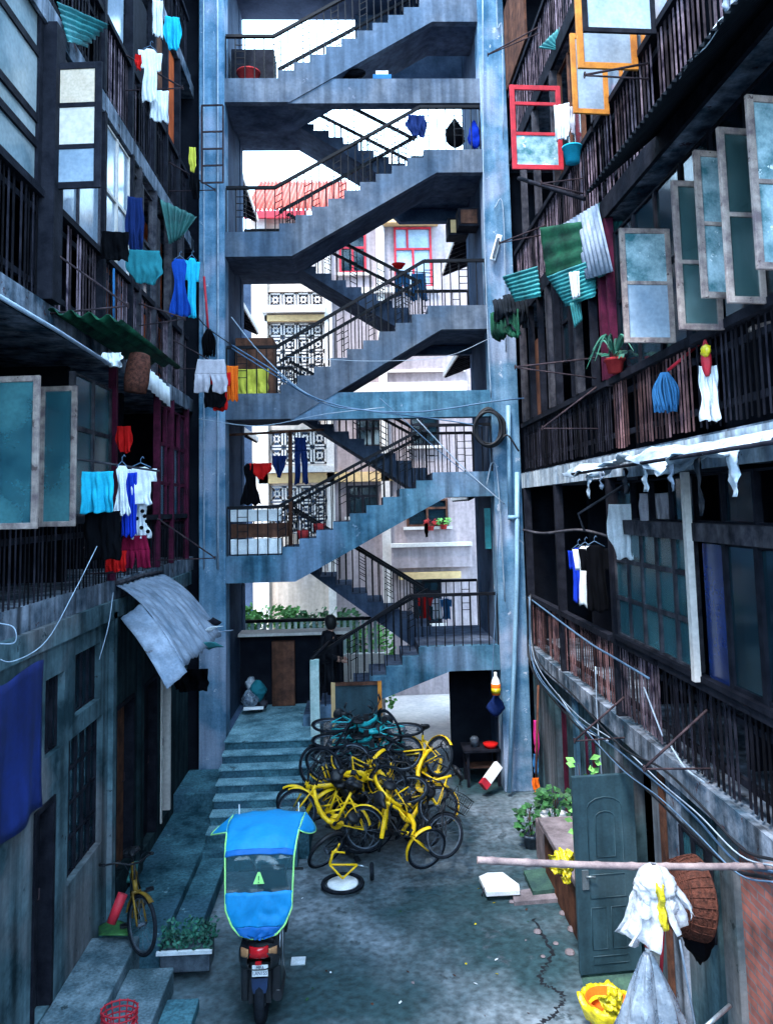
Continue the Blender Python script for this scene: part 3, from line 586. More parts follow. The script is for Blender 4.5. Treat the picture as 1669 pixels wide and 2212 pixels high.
MB().box((3.24, 6.98, 0), (3.3, 7.2, 2.38)).build('ground_wall', 'interior', rbld)
fixwin(rbld, 1, 10.6, 11.3, 1.0, 2.0, 2, 1, 'maroon', 'glass_teal', a=3.12)
fixwin(rbld, 1, 7.25, 7.8, 1.2, 2.0, 2, 1, 'wood_dark', 'glass_teal', a=3.03)
MB().box((3.2, 12.2, .02), (3.24, 12.9, 2.05)).build('door', 'maroon', rbld)
# blue steel door swung open into the courtyard
hp = az(1386, 2092, .04); op = az(1251, 2105, .04)
e = V((op.x - hp.x, op.y - hp.y, 0)); L = e.length; e.normalize(); n = V((0, 0, 1)).cross(e)
if n.y > 0: n = -n
H = 2.06; dz = .04
d = MB().obox(hp + e * (L / 2) + V((0, 0, H / 2)), (e, V((0, 0, 1)), n), (L, H, .05)).build('steel_door', 'door_blue' if 'door_blue' in MATS else 'concrete_teal', rbld, bevel=.008)

M('handle_steel', (.25, .3, .34), None, 6, .4, metal=.6)
def dq(u, v): return hp + e * u + V((0, 0, v)) + n * (.027 if n.y < 0 else -.027)
em = MB()
def loop(pts, closed=True): em.tube([dq(u, v) for u, v in pts], .006, 5, closed=closed)
W0, W1 = L * .22, L * .78; wm_ = (W0 + W1) / 2
arch = lambda a, b, z0, z1: [(a, z0), (b, z0), (b, z1)] + [((a + b) / 2 + (b - a) / 2 * cos(t), z1 + (b - a) * .28 * sin(t)) for t in (.5, 1.05, 1.57, 2.1, 2.65)] + [(a, z1)]
loop(arch(W0, W1, 1.12, 1.72)); loop(arch(W0 + .09, W1 - .09, 1.2, 1.62)); loop([(W0, .78), (W1, .78), (W1, 1.02), (W0, 1.02)]); loop([(W0, .25), (W0, .68), (wm_ - .03, .68), (wm_ - .03, .25)]); loop([(wm_ + .03, .25), (wm_ + .03, .68), (W1, .68), (W1, .25)]); loop([(W0, .1), (W1, .1), (W1, .18), (W0, .18)])
em.build('moulding', 'door_blue', d)
MB().obox(dq(L - .1, .98), (e, V((0, 0, 1)), n), (.07, .2, .03)).build('lock_plate', 'handle_steel', d)
MB().tube([dq(L - .1, 1.02) + n * .03, dq(L - .2, 1.02) + n * .05], .012, 6).build('handle', 'handle_steel', d)
# ---------------------------------------------------------------- bicycles
M('bike_yellow', (0.95, 0.60, 0.006), (0.72, 0.40, 0.008), 9, 0.45, spec=0.4, fine=0.25, flake=((.12, .07, .03), 16, .66))
M('bike_dull', (0.20, 0.115, 0.01), (0.08, 0.045, 0.008), 9, 0.6)
M('bike_teal', (0.02, 0.42, 0.46), (0.012, 0.22, 0.26), 9, 0.4, spec=0.4)
M('rubber', (0.016, 0.02, 0.028), (0.007, 0.009, 0.013), 12, 0.85)
M('steel', (0.50, 0.58, 0.66), (0.28, 0.33, 0.38), 12, 0.35, metal=0.8)
M('rim_dark', (0.10, 0.13, 0.17), (0.04, 0.05, 0.07), 9, 0.5, metal=0.3)
M('plastic_black', (0.012, 0.014, 0.02), (0.006, 0.007, 0.01), 9, 0.5)
M('plastic_white', (0.80, 0.80, 0.82), (0.62, 0.64, 0.68), 5, 0.5)
WR = 0.30
def arc_(P_):
    P_ = [V(p) for p in P_]; o_ = []
    Q = [P_[0] * 2 - P_[1]] + P_ + [P_[-1] * 2 - P_[-2]]
    for i in range(1, len(Q) - 2):
        a, b, c, d = Q[i - 1:i + 3]
        for k in range(4):
            t = k / 4; o_.append(.5 * (2 * b + (c - a) * t + (2 * a - 5 * b + 4 * c - d) * t * t + (3 * b - a - 3 * c + d) * t ** 3))
    return o_ + [P_[-1]]
def torus(mb, R, r, c=(0, 0, 0), n=28, k=7, a0=0.0, a1=2 * pi, sq=1.0):
    full = abs(a1 - a0 - 2 * pi) < 1e-6
    pts = [V((c[0] + R * cos(a0 + (a1 - a0) * i / n), c[1], c[2] + R * sin(a0 + (a1 - a0) * i / n))) for i in range(n if full else n + 1)]
    return mb.tube(pts, r, k, closed=full)
def wheel(parent, c, rim='rim_dark', R=WR):
    t = MB(); torus(t, R - .02, .021, c); w_ = t.build('wheel', 'rubber', parent)
    m = MB(); torus(m, R - .045, .011, c, 24, 5)
    for i in range(20):
        a = 2 * pi * i / 20 + .1 * (i % 2); y = .03 * (1 if i % 2 else -1)
        m.tube([(c[0] + .02 * cos(a + 1.2), c[1] + y, c[2] + .02 * sin(a + 1.2)), (c[0] + (R - .05) * cos(a), c[1], c[2] + (R - .05) * sin(a))], .0022, 4, cap=False)
    m.tube([(c[0], c[1] - .05, c[2]), (c[0], c[1] + .05, c[2])], .02, 8)
    m.build('rim', rim, w_); return w_
def mudguard(parent, c, mat, a0, a1):
    m = MB(); n = 16; R = WR + .022; vs_ = []; fs = []
    for i in range(n + 1):
        a = a0 + (a1 - a0) * i / n
        for dy, dr in ((-.03, -.012), (0, 0), (.03, -.012)): vs_.append((c[0] + (R + dr) * cos(a), c[1] + dy, c[2] + (R + dr) * sin(a)))
    vs2 = [(p[0] + (c[0] - p[0]) * .015, p[1], p[2] + (c[2] - p[2]) * .015) for p in vs_]; k = len(vs_)
    for i in range(n):
        for j in range(2):
            a = i * 3 + j; fs += [(a, a + 1, a + 4, a + 3), (a + k, a + 3 + k, a + 4 + k, a + 1 + k)]
        a = i * 3; fs += [(a, a + 3, a + 3 + k, a + k), (a + 2, a + 2 + k, a + 5 + k, a + 5)]
    m.add(vs_ + vs2, fs, True); return m.build('mudguard', mat, parent)
def make_bike(name, label, fm, group, basket=True, guard=True):
    t = thing(name, label, 'bicycle', (0, 0, 0), group)
    H0, H1, BB, ST = V((.80, 0, .40)), V((.845, 0, .27)), V((.42, 0, -.02)), V((.28, 0, .42))
    f = MB()
    f.tube([H1 + V((-.03, 0, .06)), (.74, 0, .17), (.62, 0, .03), (.52, 0, -.025), BB], [.026, .032, .034, .034, .034], 10)
    f.tube([BB, ST], .02, 8); f.tube([H0, H1], .026, 10)
    f.tube([(.36, 0, .18), (.58, 0, .08)], .014, 6)
    for s in (-1, 1):
        f.tube([(0, s * .055, 0), (.3, s * .05, -.015), BB], .011, 6); f.tube([(0, s * .055, 0), (.24, s * .03, .3), (.3, 0, .36)], .009, 6)
    f.build('frame', fm, t)
    fk = MB()
    for s in (-1, 1): fk.tube([(1.0, s * .055, 0), (.93, s * .05, .14), (.85, s * .045, .29)], .012, 6)
    fk.tube([(.85, -.05, .29), (.85, .05, .29)], .016, 6); fk.build('fork', fm, t)
    wheel(t, (0, 0, 0)); wheel(t, (1.0, 0, 0))
    mudguard(t, (0, 0, 0), fm if guard else 'plastic_black', radians(10), radians(165)); mudguard(t, (1.0, 0, 0), fm if guard else 'plastic_black', radians(55), radians(170))
    h = MB(); h.tube([H0, (.775, 0, .55)], .014, 6); h.tube([(.66, -.29, .58), (.74, -.2, .6), (.78, -.06, .56), (.78, .06, .56), (.74, .2, .6), (.66, .29, .58)], .011, 6)
    for s in (-1, 1): h.tube([(.66, s * .29, .58), (.57, s * .30, .57)], .017, 8)
    h.build('handlebar', 'plastic_black', t)
    s_ = MB(); s_.tube([ST, (.265, 0, .52)], .013, 6)
    s_.lathe([(.001, .0), (.07, .005), (.10, .02), (.095, .05), (.05, .065), (.001, .066)], (.23, 0, .50), 14)
    s_.tube([(.26, 0, .535), (.36, 0, .535), (.41, 0, .53)], [.06, .035, .012], 8); s_.build('saddle', 'plastic_black', t)
    c = MB(); c.lathe([(.03, -.012), (.10, -.012), (.105, 0), (.10, .012), (.03, .012)], (.42, -.06, -.02), 20, (0, 1, 0)); c.build('chain_guard', fm if guard else 'plastic_black', t)
    cb = MB(); cb.tube(arc_([(.74, .2, .6), (.83, .12, .66), (.88, .05, .55), (.86, .03, .35)]), .004, 4); cb.tube(arc_([(.74, -.2, .6), (.82, -.14, .64), (.84, -.05, .5), (.70, -.035, .16), (.45, -.035, .02), (.2, -.05, .25)]), .004, 4); cb.build('brake_cable', 'rubber', t)
    p = MB(); p.tube([(.42, -.085, -.02), (.42, .085, -.02)], .026, 8); p.tube([(.42, -.09, -.02), (.53, -.1, -.13)], .011, 6); p.tube([(.42, .09, -.02), (.31, .1, .09)], .011, 6)
    p.box((.49, -.2, -.145), (.57, -.11, -.12)).box((.27, .11, .08), (.35, .2, .105)); p.build('crank', 'plastic_black', t)
    if basket:
        b = MB(); x0, x1, y0, y1, z0, z1 = .88, 1.14, -.16, .16, .36, .58
        for i in range(7):
            u = i / 6
            b.tube([(x0 + .03, y0 + .03 + (y1 - y0 - .06) * u, z0), (x1 - .03, y0 + .03 + (y1 - y0 - .06) * u, z0)], .003, 4)
            for x, xx in ((x0, x0 + .03), (x1, x1 - .03)): b.tube([(xx, y0 + .03 + (y1 - y0 - .06) * u, z0), (x, y0 + (y1 - y0) * u, z1)], .003, 4)
            for y, yy in ((y0, y0 + .03), (y1, y1 - .03)): b.tube([(x0 + .03 + (x1 - x0 - .06) * u, yy, z0), (x0 + (x1 - x0) * u, y, z1)], .003, 4)
        for zz, k in ((z1, 0), ((z0 + z1) / 2, .015), (z0, .03)): b.tube([(x0 + k, y0 + k, zz), (x1 - k, y0 + k, zz), (x1 - k, y1 - k, zz), (x0 + k, y1 - k, zz)], .005, 4, closed=True)
        b.build('basket', 'plastic_black', t)
    return t
def steer(o, ang):
    ang = ang
    H0, H1 = V((.80, 0, .40)), V((.845, 0, .27)); a = (H0 - H1).normalized()
    R = Matrix.Translation(H0) @ Matrix.Rotation(ang, 4, a) @ Matrix.Translation(-H0)
    k = 0
    for ch in o.children:
        b_ = ch.name.split('.')[0]
        if b_ in ('fork', 'handlebar', 'basket'): ch.matrix_local = R
        if b_ in ('wheel', 'mudguard'):
            c = [v.co.x for v in ch.data.vertices]
            if sum(c) / len(c) > .5: ch.matrix_local = R
def place(o, rear, front, roll, st_=0.0):
    rear, front = V(rear), V(front); x = (front - rear).normalized(); up = V((0, 0, 1)) if abs(x.z) < .95 else V((0, 1, 0))
    y = up.cross(x).normalized(); z = x.cross(y)
    R = Matrix((x, y, z)).transposed().to_4x4(); o.matrix_world = Matrix.Translation(rear) @ R @ Matrix.Rotation(radians(roll), 4, 'X')
    o['_o'] = (0, 0, 0)
    if st_: steer(o, radians(st_))
GB = 'yellow bicycles heaped in the courtyard'
by = make_bike('bicycle', '', 'bike_yellow', GB, basket=False)
bt = make_bike('bicycle', '', 'bike_teal', 'teal bicycles stacked flat on top of the heap', basket=False, guard=False)
bk = make_bike('bicycle', '', 'plastic_black', 'dark bicycles buried inside the heap', basket=False)
bk2 = make_bike('bicycle', '', 'plastic_black', 'dark bicycles buried inside the heap', basket=True)
bp = make_bike('bicycle', 'yellow bicycle parked alone against the left wall on the stone ledge', 'bike_dull', None, basket=False)
used = set()
def bike(src, label, rear, front, roll, st_=0.0):
    o = src if src.name not in used else copy_tree(src)
    used.add(src.name); o['label'] = label; place(o, rear, front, roll, st_); return o
P = ay
bike(by, 'yellow bicycle upright at the front left of the heap, curved frame side-on', P(787, 1790, 11.55), P(640, 1752, 11.75), 8)
bike(by, 'yellow bicycle just behind the side-on front bicycle, its rear wheel overlapping that one', P(760, 1780, 11.95), P(650, 1740, 12.4), -6, 20)
bike(by, 'yellow bicycle tipped nose-down at front right of the heap, wheel on the ground', P(845, 1708, 11.9), P(912, 1806, 11.35), 62, -80)
bike(by, 'yellow bicycle at the right back of the heap, wheel standing against the alley', P(948, 1634, 12.7), P(872, 1668, 13.2), 20, 30)
bike(by, 'yellow bicycle sloping down along the right edge of the heap', P(945, 1742, 12.0), P(872, 1628, 12.7), 60)
bike(by, 'yellow bicycle upside down in the middle of the heap, crank and chain disc uppermost', P(838, 1690, 12.2), P(690, 1650, 12.3), 160, 10)
bike(by, 'yellow bicycle lying at the left of the heap beside the pale post', P(698, 1695, 12.3), P(790, 1685, 12.6), 75, -40)
bike(by, 'yellow bicycle wedged end-on between the two front bicycles', P(826, 1790, 11.6), P(838, 1700, 12.5), 12)
bike(by, 'yellow bicycle leaning in the middle right of the heap', P(880, 1775, 12.2), P(930, 1690, 12.9), 40, 15)
bike(bk, 'black bicycle lying low at the front left of the heap behind the scooter canopy', P(705, 1838, 11.5), P(790, 1815, 12.0), 30)
bike(bk2, 'black bicycle at the right foot of the heap with its wire basket on the ground', P(890, 1770, 12.3), P(938, 1795, 11.6), -25, 30)
bike(bk, 'black bicycle buried in the centre of the heap', P(700, 1730, 12.5), P(820, 1735, 12.9), 35)
bike(bk, 'black bicycle buried deep under the teal stack', P(720, 1690, 12.9), P(850, 1700, 13.2), -40)
bike(bk, 'black bicycle at the back of the heap standing behind the others', P(880, 1690, 13.3), P(750, 1680, 13.4), 0)
bike(bk, 'black bicycle at the upper left of the heap with handlebar reaching over the steps', P(815, 1655, 12.7), P(712, 1655, 12.8), 40, 50)
bike(by, 'yellow bicycle half buried in the upper middle of the heap, saddle down', P(760, 1640, 12.5), P(850, 1690, 12.2), 120, 20)
bike(by, 'yellow bicycle half buried at the left centre of the heap behind the side-on one', P(700, 1738, 12.2), P(780, 1685, 12.5), 35, 15)
bike(by, 'yellow bicycle lying flat deep in the right of the heap', P(930, 1720, 12.4), P(840, 1740, 12.5), 80, 30)
bike(bk, 'black bicycle jammed upright behind the wedged yellow bicycle', P(800, 1760, 12.3), P(850, 1720, 12.9), 15, 20)
bike(bk, 'black bicycle lying across the lower middle of the heap', P(770, 1800, 11.9), P(880, 1790, 12.1), -50, 20)
bike(bk, 'black bicycle lying across the upper right of the heap', P(900, 1680, 12.8), P(800, 1640, 12.9), 70, -30)
for i, lb_ in enumerate(('lowest teal bicycle of the flat stack', 'second lowest teal bicycle of the flat stack', 'middle teal bicycle of the flat stack', 'second highest teal bicycle of the flat stack', 'topmost teal bicycle of the flat stack, handlebar pointing up')):
    y = 12.85; px = (715, 1636 - i * 17); qx = (865, 1628 - i * 17)
    if i % 2: px, qx = (qx[0] + 8, qx[1]), (px[0] + 5, px[1])
    bike(bt, lb_ + '' + ' on the heap', P(*px, y + .1 * (i % 2)), P(*qx, y + .25 - .2 * (i % 2)), 88 if i % 2 else -86, (15, -20, 30, -60, 70)[i])
# bicycle parked alone on the left ledge
place(bp, (-2.72, 9.95, .62), (-2.42, 9.0, .70), 6, 28)
# child's bicycle lying in front
kb = thing('child_bicycle', 'small yellow child bicycle lying in front of the heap with a white disc wheel', 'bicycle', tuple(az(740, 1906, 0)))
c = az(740, 1908, .06)
def flatring(mb, R, r, c): return mb.tube([(c.x + R * cos(2 * pi * i / 24), c.y + R * sin(2 * pi * i / 24), c.z) for i in range(24)], r, 7, closed=True)
w_ = flatring(MB(), .27, .026, c).build('wheel', 'rubber', kb)
MB().lathe([(.001, .012), (.08, .02), (.205, .012), (.21, 0), (.205, -.012), (.001, -.012)], c, 24).build('wheel_disc', 'plastic_white', w_)
m = MB(); A_, B_, C_ = P(712, 1868, c.y + .05), P(772, 1868, c.y + .1), c + V((0, 0, .06))
m.tube([A_, C_], .014, 7); m.tube([B_, C_], .014, 7); m.tube([A_, B_], .014, 7); m.tube([A_, P(718, 1845, c.y + .1), P(728, 1834, c.y + .12)], .02, 8); m.tube([P(716, 1840, c.y + .1), P(745, 1842, c.y + .1)], .012, 6); m.tube([P(728, 1834, c.y + .12), P(733, 1822, c.y + .12)], .014, 6)
m.build('frame', 'bike_yellow', kb)
m = MB().tube([B_, P(795, 1874, c.y + .1)], .01, 6); m.build('axle', 'steel', kb)
q = P(803, 1882, c.y + .12); m = MB(); m.tube([(q.x + .02 * sin(i), q.y + .09 * cos(2 * pi * i / 18), q.z + .09 * sin(2 * pi * i / 18)) if False else (q.x, q.y + .085 * cos(2 * pi * i / 18), q.z + .085 * sin(2 * pi * i / 18)) for i in range(18)], .03, 7, closed=True); w2_ = m.build('wheel', 'rubber', kb)
MB().lathe([(.001, -.02), (.06, -.02), (.06, .02), (.001, .02)], q, 14, (1, 0, 0)).build('hub', 'plastic_black', w2_)
# ---------------------------------------------------------------- scooter with rain canopy
M('canopy_cyan', (0.005, 0.25, 0.56), (0.004, 0.20, 0.48), 2, 0.6, 0.35, spec=0.3, fine=0.08, bscale=5)
M('canopy_blue', (0.004, 0.13, 0.42), (0.003, 0.10, 0.36), 2, 0.6, spec=0.3, fine=0.05)
M('trim_lime', (0.40, 0.85, 0.28), (0.30, 0.70, 0.20), 3, 0.6)
M('scooter_black', (0.016, 0.018, 0.024), (0.008, 0.009, 0.012), 4, 0.3, spec=0.5)
M('red_lens', (0.55, 0.008, 0.015), (0.38, 0.004, 0.01), 6, 0.15, spec=0.6)
M('clear_sheet', (0.04, 0.11, 0.14), (0.02, 0.06, 0.08), 3, 0.08, 0.5, spec=0.9, alpha=0.38, bscale=5)
M('plate_white', (0.75, 0.78, 0.82), (0.6, 0.63, 0.68), 6, 0.5)
M('flap_navy', (0.012, 0.03, 0.085), (0.008, 0.018, 0.05), 5, 0.6)
M('ink', (0.02, 0.03, 0.10), (0.015, 0.02, 0.07), 6, 0.6)
XS = -.965
sc_ = thing('motor_scooter', 'black motor scooter seen from behind under a blue rain canopy with lime edging', 'scooter', (XS, 8.0, 0))
def rowpx(px, py, y): return ay(px, py, y)
# wheels, body
m = MB(); m.tube([(XS, 7.86 + .23 * cos(2 * pi * i / 28), .225 + .23 * sin(2 * pi * i / 28)) for i in range(28)], .055, 9, closed=True); wr = m.build('wheel', 'rubber', sc_)
MB().lathe([(.001, -.04), (.14, -.04), (.15, 0), (.14, .04), (.001, .04)], (XS, 7.86, .25), 18, (1, 0, 0)).build('rim', 'rim_dark', wr)
m = MB(); m.tube([(XS, 9.05 + .23 * cos(2 * pi * i / 28), .225 + .23 * sin(2 * pi * i / 28)) for i in range(28)], .05, 9, closed=True); wr = m.build('wheel', 'rubber', sc_)
MB().lathe([(.001, -.03), (.14, -.03), (.15, 0), (.14, .03), (.001, .03)], (XS, 9.05, .25), 18, (1, 0, 0)).build('rim', 'rim_dark', wr)
def tail(u, v):
    a = 2 * pi * u; t_ = v; y = 7.62 + 1.0 * t_; wdt = .205 - .06 * t_ + .02 * sin(pi * t_); h0 = .50 + .02 * t_; hh = .13 + .03 * sin(pi * t_)
    e = .55 if t_ == 0 else 1
    ca, sa = cos(a), sin(a)
    return (XS + wdt * e * math.copysign(abs(ca) ** .6, ca), y, h0 + .14 + hh * e * math.copysign(abs(sa) ** .7, sa))
body = MB().grid(tail, 24, 8, .01)
body.box((XS - .14, 8.45, .22), (XS + .14, 8.85, .30)); body.box((XS - .06, 7.8, .28), (XS + .06, 8.6, .42))
body.prism([(-.16, .28), (.16, .28), (.2, .6), (.13, .98), (-.13, .98), (-.2, .6)], (XS, 8.86, 0), (1, 0, 0), (0, 0, 1), (0, .07, 0))
body.beam((XS, 8.95, .5), (XS, 9.05, .3), .1, .14)
bo = body.build('body', 'scooter_black', sc_, bevel=.01)
MB().grid(lambda u, v: (XS + (.15 - .02 * v) * (2 * u - 1), 7.7 + .75 * v, .80 + .035 * sin(pi * u) + .04 * sin(pi * v)), 10, 8, .05).build('seat', 'plastic_black', sc_)
MB().grid(lambda u, v: (XS + .095 * (2 * u - 1), 7.63 - .05 * sin(pi * u) * (0.5 + .5 * sin(pi * v)), .60 + .11 * v), 12, 6, .02).build('tail_light', 'red_lens', sc_)
MB().box((XS - .03, 7.585, .555), (XS + .03, 7.6, .585)).build('reflector', 'red_lens', sc_)
M('amber', (0.45, 0.22, 0.10), (0.3, 0.15, 0.08), 6, 0.3)
for s in (-1, 1): MB().grid(lambda u, v: (XS + s * (.10 + .075 * u), 7.635 + .05 * u - .012 * sin(pi * v), .60 + .08 * v), 6, 5, .015).build('indicator', 'amber', sc_)
m = MB(); m.prism([(-.11, .22), (.11, .22), (.1, .57), (-.1, .57)], (XS, 7.64, 0), (1, 0, 0), (0, .18, 1), (0, .02, 0)); m.build('mud_flap', 'plastic_black', sc_)
MB().prism([(-.075, .32), (-.06, .27), (.06, .27), (.075, .32), (.08, .40), (-.08, .40)], (XS + .005, 7.595, 0), (1, 0, 0), (0, .12, 1), (0, .012, 0)).build('reflector_flap', 'flap_navy', sc_)
pl = MB().obox((XS + .01, 7.64, .475), (V((1, 0, 0)), V((0, .15, 1)).normalized(), V((0, 1, -.15)).normalized()), (.155, .10, .006)).build('licence_plate', 'plate_white', sc_)
def text3d(s, name, mat, parent, loc, size, xdir, ydir, ext=.0015, align='CENTER'):
    c = bpy.data.curves.new(name, 'FONT'); c.body = s; c.size = size; c.extrude = ext; c.align_x = align; c.align_y = 'CENTER'
    o = bpy.data.objects.new('tmp', c); COL.objects.link(o); dg = bpy.context.evaluated_depsgraph_get(); me = bpy.data.meshes.new_from_object(o.evaluated_get(dg)); COL.objects.unlink(o); bpy.data.objects.remove(o)
    xd = V(xdir).normalized(); yd = V(ydir).normalized(); zd = xd.cross(yd)
    R = Matrix((xd, yd, zd)).transposed().to_4x4(); par = V(parent['_o']); wl_ = par if parent.parent is None else V(parent.get('_o'))
    me.transform(Matrix.Translation(V(loc) - wl_) @ R); o = bpy.data.objects.new(name, me); COL.objects.link(o); me.materials.append(MATS[mat]); o.parent = parent; return o
text3d('MFA', 'lettering', 'ink', pl, (XS + .01, 7.6375, .50), .042, (1, 0, 0), (0, .15, 1)); text3d('LAN155', 'lettering', 'ink', pl, (XS + .01, 7.6315, .453), .042, (1, 0, 0), (0, .15, 1))
MB().tube([(XS + .17, 7.72, .26), (XS + .17, 8.1, .24), (XS + .13, 8.4, .3)], [.05, .052, .02], 10).build('exhaust', 'scooter_black', sc_)
for s in (-1, 1): MB().box((XS + s * .10, 7.74, .2), (XS + s * .20, 8.15, .56)).build('side_cover', 'scooter_black', sc_, bevel=.03)
# side rails, mirrors, handlebar
m = MB(); m.tube([(XS - .36, 8.72, 1.02), (XS - .2, 8.78, 1.0), (XS, 8.8, .98), (XS + .2, 8.78, 1.0), (XS + .36, 8.72, 1.02)], .014, 7); m.build('handlebar', 'plastic_black', sc_)
m = MB(); m.tube([(XS + .19, 7.72, .55), (XS + .2, 7.75, .85), (XS + .18, 8.0, .9)], .008, 6); m.tube([(XS + .215, 7.8, .5), (XS + .215, 7.82, .86)], .006, 6); m.build('grab_rail', 'steel', sc_)
# canopy: profile along the machine (y,z), half width, then the hem
CP = [(8.62, 1.66, .40), (8.35, 1.71, .395), (8.05, 1.71, .375), (7.86, 1.66, .36), (7.74, 1.56, .345), (7.68, 1.34, .335), (7.64, 1.12, .325), (7.615, .98, .26), (7.60, .90, .18), (7.60, .865, .06)]
def cprof(t):
    k = min(int(t), len(CP) - 2); f = t - k; a, b = CP[k], CP[k + 1]; return [a[i] + (b[i] - a[i]) * f for i in range(3)]
def csurf(t0, t1, name, mat, parent, nv=10, th=.006):
    def fn(u, v):
        y, z, hw = cprof(t0 + (t1 - t0) * v); q = 2 * u - 1; t = t0 + (t1 - t0) * v
        sag = .035 * (1 - q * q); fold = .007 * sin(9 * q + 2 * t) * (1 if t > 4 else .4) + .020 * nz(q * 2, t * .9, 3) + (.022 * nz(q * 3 + t, t * 1.6 - abs(q) * 3, 8) if t > 5.2 else .008 * nz(q * 6, t * 2, 4))
        return (XS + .0 + q * hw, y - (sag * .5 + fold if t > 3.2 else 0), z + (sag + fold if t <= 4 else 0))
    return MB().grid(fn, 20, nv, th).build(name, mat, parent)
cn = csurf(0, 3.9, 'canopy', 'canopy_cyan', sc_, 20)
cw = csurf(3.9, 5.3, 'window_panel', 'clear_sheet', cn, 8, .003)
csurf(5.3, 7.1, 'rear_panel', 'canopy_cyan', cn, 12); csurf(7.1, 9, 'rear_panel', 'canopy_blue', cn, 12)
csurf(3.55, 3.92, 'hem', 'canopy_blue', cn, 4, .009)
L_ = []
for i in range(61):
    y, z, hw = cprof(i * 9 / 60); L_.append((y, z, hw))
e = [(XS - hw, y - .004, z) for y, z, hw in L_] + [(XS + hw, y - .004, z) for y, z, hw in reversed(L_)]
MB().tube(e, .0095, 6).build('trim', 'trim_lime', cn)
for s, drop, out in ((-1, -.13, .20), (1, -.13, .14)):
    def wing(u, v, s=s, drop=drop, out=out):
        y, z, hw = cprof(2.1 * v); k = (min(1, v / .55) if v < .55 else (1 - v) / .45) if s < 0 else sin(pi * v) ** .7
        return (XS + s * (hw + out * u * k), y, z + .03 * (1 - v) * u * 0 + drop * u * k + .015 * sin(pi * u))
    MB().grid(wing, 6, 14, .005).build('wing', 'canopy_cyan', cn)
    MB().tube([wing(1, v / 18) for v in range(19)], .007, 5).build('trim', 'trim_lime', cn)
for x in (XS - .33, XS + .33): 
    m = MB(); m.tube([(x, 8.6, 1.78), (x, 8.62, 1.4), (x * .5 + XS * .5, 8.75, 1.0)], .01, 6); m.build('canopy_pole', 'steel', sc_)
# windscreen of the canopy in front, warning sticker on the rear window
y, z, hw = cprof(4.75)
tri = MB().prism([(-.055, -.045), (.055, -.045), (.012, .055), (-.012, .055)], (XS + .0, y - .032, z), (1, 0, 0), (0, .25, 1), (0, .006, 0)).build('warning_sticker', 'trim_lime', cn)
M('ink_green', (0.02, 0.18, 0.06), (0.02, 0.14, 0.05), 6, 0.6)
mk = MB(); mk.obox((XS, y - .034, z + .006), (V((1, 0, 0)), V((0, .25, 1)).normalized(), V((0, 1, -.25)).normalized()), (.010, .04, .004))
mk.obox((XS, y - .042, z - .030), (V((1, 0, 0)), V((0, .25, 1)).normalized(), V((0, 1, -.25)).normalized()), (.011, .011, .004)); mk.build('warning_mark', 'ink_green', cn)
for ch in list(sc_.children):
    if ch.name.split('.')[0] in ('tail_light', 'indicator', 'licence_plate', 'reflector', 'reflector_flap'): ch.location.z += .07
sc_.location = sc_.location + V((-.085, .6, .06))
# ---------------------------------------------------------------- person on the landing
M('cloth_black', (0.012, 0.013, 0.018), (0.006, 0.007, 0.010), 5, 0.9)
M('skin', (0.40, 0.22, 0.17), (0.32, 0.17, 0.13), 8, 0.6, fine=0.05)
M('hair', (0.010, 0.009, 0.010), (0.005, 0.005, 0.006), 20, 0.6)
def skin_body(name, verts, edges, radii, mat, parent, root=0, sub=2):
    me = bpy.data.meshes.new(name); org = V(parent['_o']); me.from_pydata([V(p) - org for p in verts], edges, []); o = bpy.data.objects.new(name, me); COL.objects.link(o); o.parent = parent; o['_o'] = tuple(org)
    me.materials.append(MATS[mat]); sk = o.modifiers.new('skin', 'SKIN'); sk.use_smooth_shade = True
    for i, r in enumerate(radii):
        d = me.skin_vertices[0].data[i]; d.radius = (r, r) if not isinstance(r, tuple) else r; d.use_root = (i == root)
    ss = o.modifiers.new('sub', 'SUBSURF'); ss.levels = sub; ss.render_levels = sub
    dg = bpy.context.evaluated_depsgraph_get(); m2 = bpy.data.meshes.new_from_object(o.evaluated_get(dg)); o.modifiers.clear(); o.data = m2
    if not m2.materials: m2.materials.append(MATS[mat])
    for p_ in m2.polygons: p_.use_smooth = True
    return o
PX, PY, PZ = ay(706, 1300, 15.55).x, 15.55, 1.25
pe = thing('person', 'person in dark clothes walking past the counter behind the lowest flight, head bowed', 'person', (PX, PY, PZ))
def q(x, y, z): return (PX + x, PY + y, PZ + z)      # faces +x (to the right)
bv = [q(0, 0, .95), q(.01, 0, 1.12), q(.02, 0, 1.32), q(.04, 0, 1.44), q(.06, 0, 1.50), q(.10, 0, 1.58), q(.115, 0, 1.68),
      q(0, -.09, .90), q(.08, -.09, .50), q(.02, -.09, .09), q(.14, -.10, .03),
      q(0, .09, .90), q(-.02, .09, .50), q(-.16, .09, .12), q(-.05, .09, .04),
      q(.02, -.19, 1.38), q(.0, -.23, 1.10), q(.20, -.17, .97), q(.27, -.15, .96),
      q(.02, .19, 1.38), q(.0, .23, 1.10), q(.19, .18, .96), q(.26, .16, .95)]
be = [(0,1),(1,2),(2,3),(3,4),(4,5),(5,6),(0,7),(7,8),(8,9),(9,10),(0,11),(11,12),(12,13),(13,14),(3,15),(15,16),(16,17),(17,18),(3,19),(19,20),(20,21),(21,22)]
br_ = [(.12,.15), (.11,.14), (.12,.17), (.10,.13), .055, .075, .085, .085, .06, .04, .035, .085, .06, .04, .035, .06, .046, .034, .03, .06, .046, .034, .03]
skin_body('body', bv, be, br_, 'skin', pe)
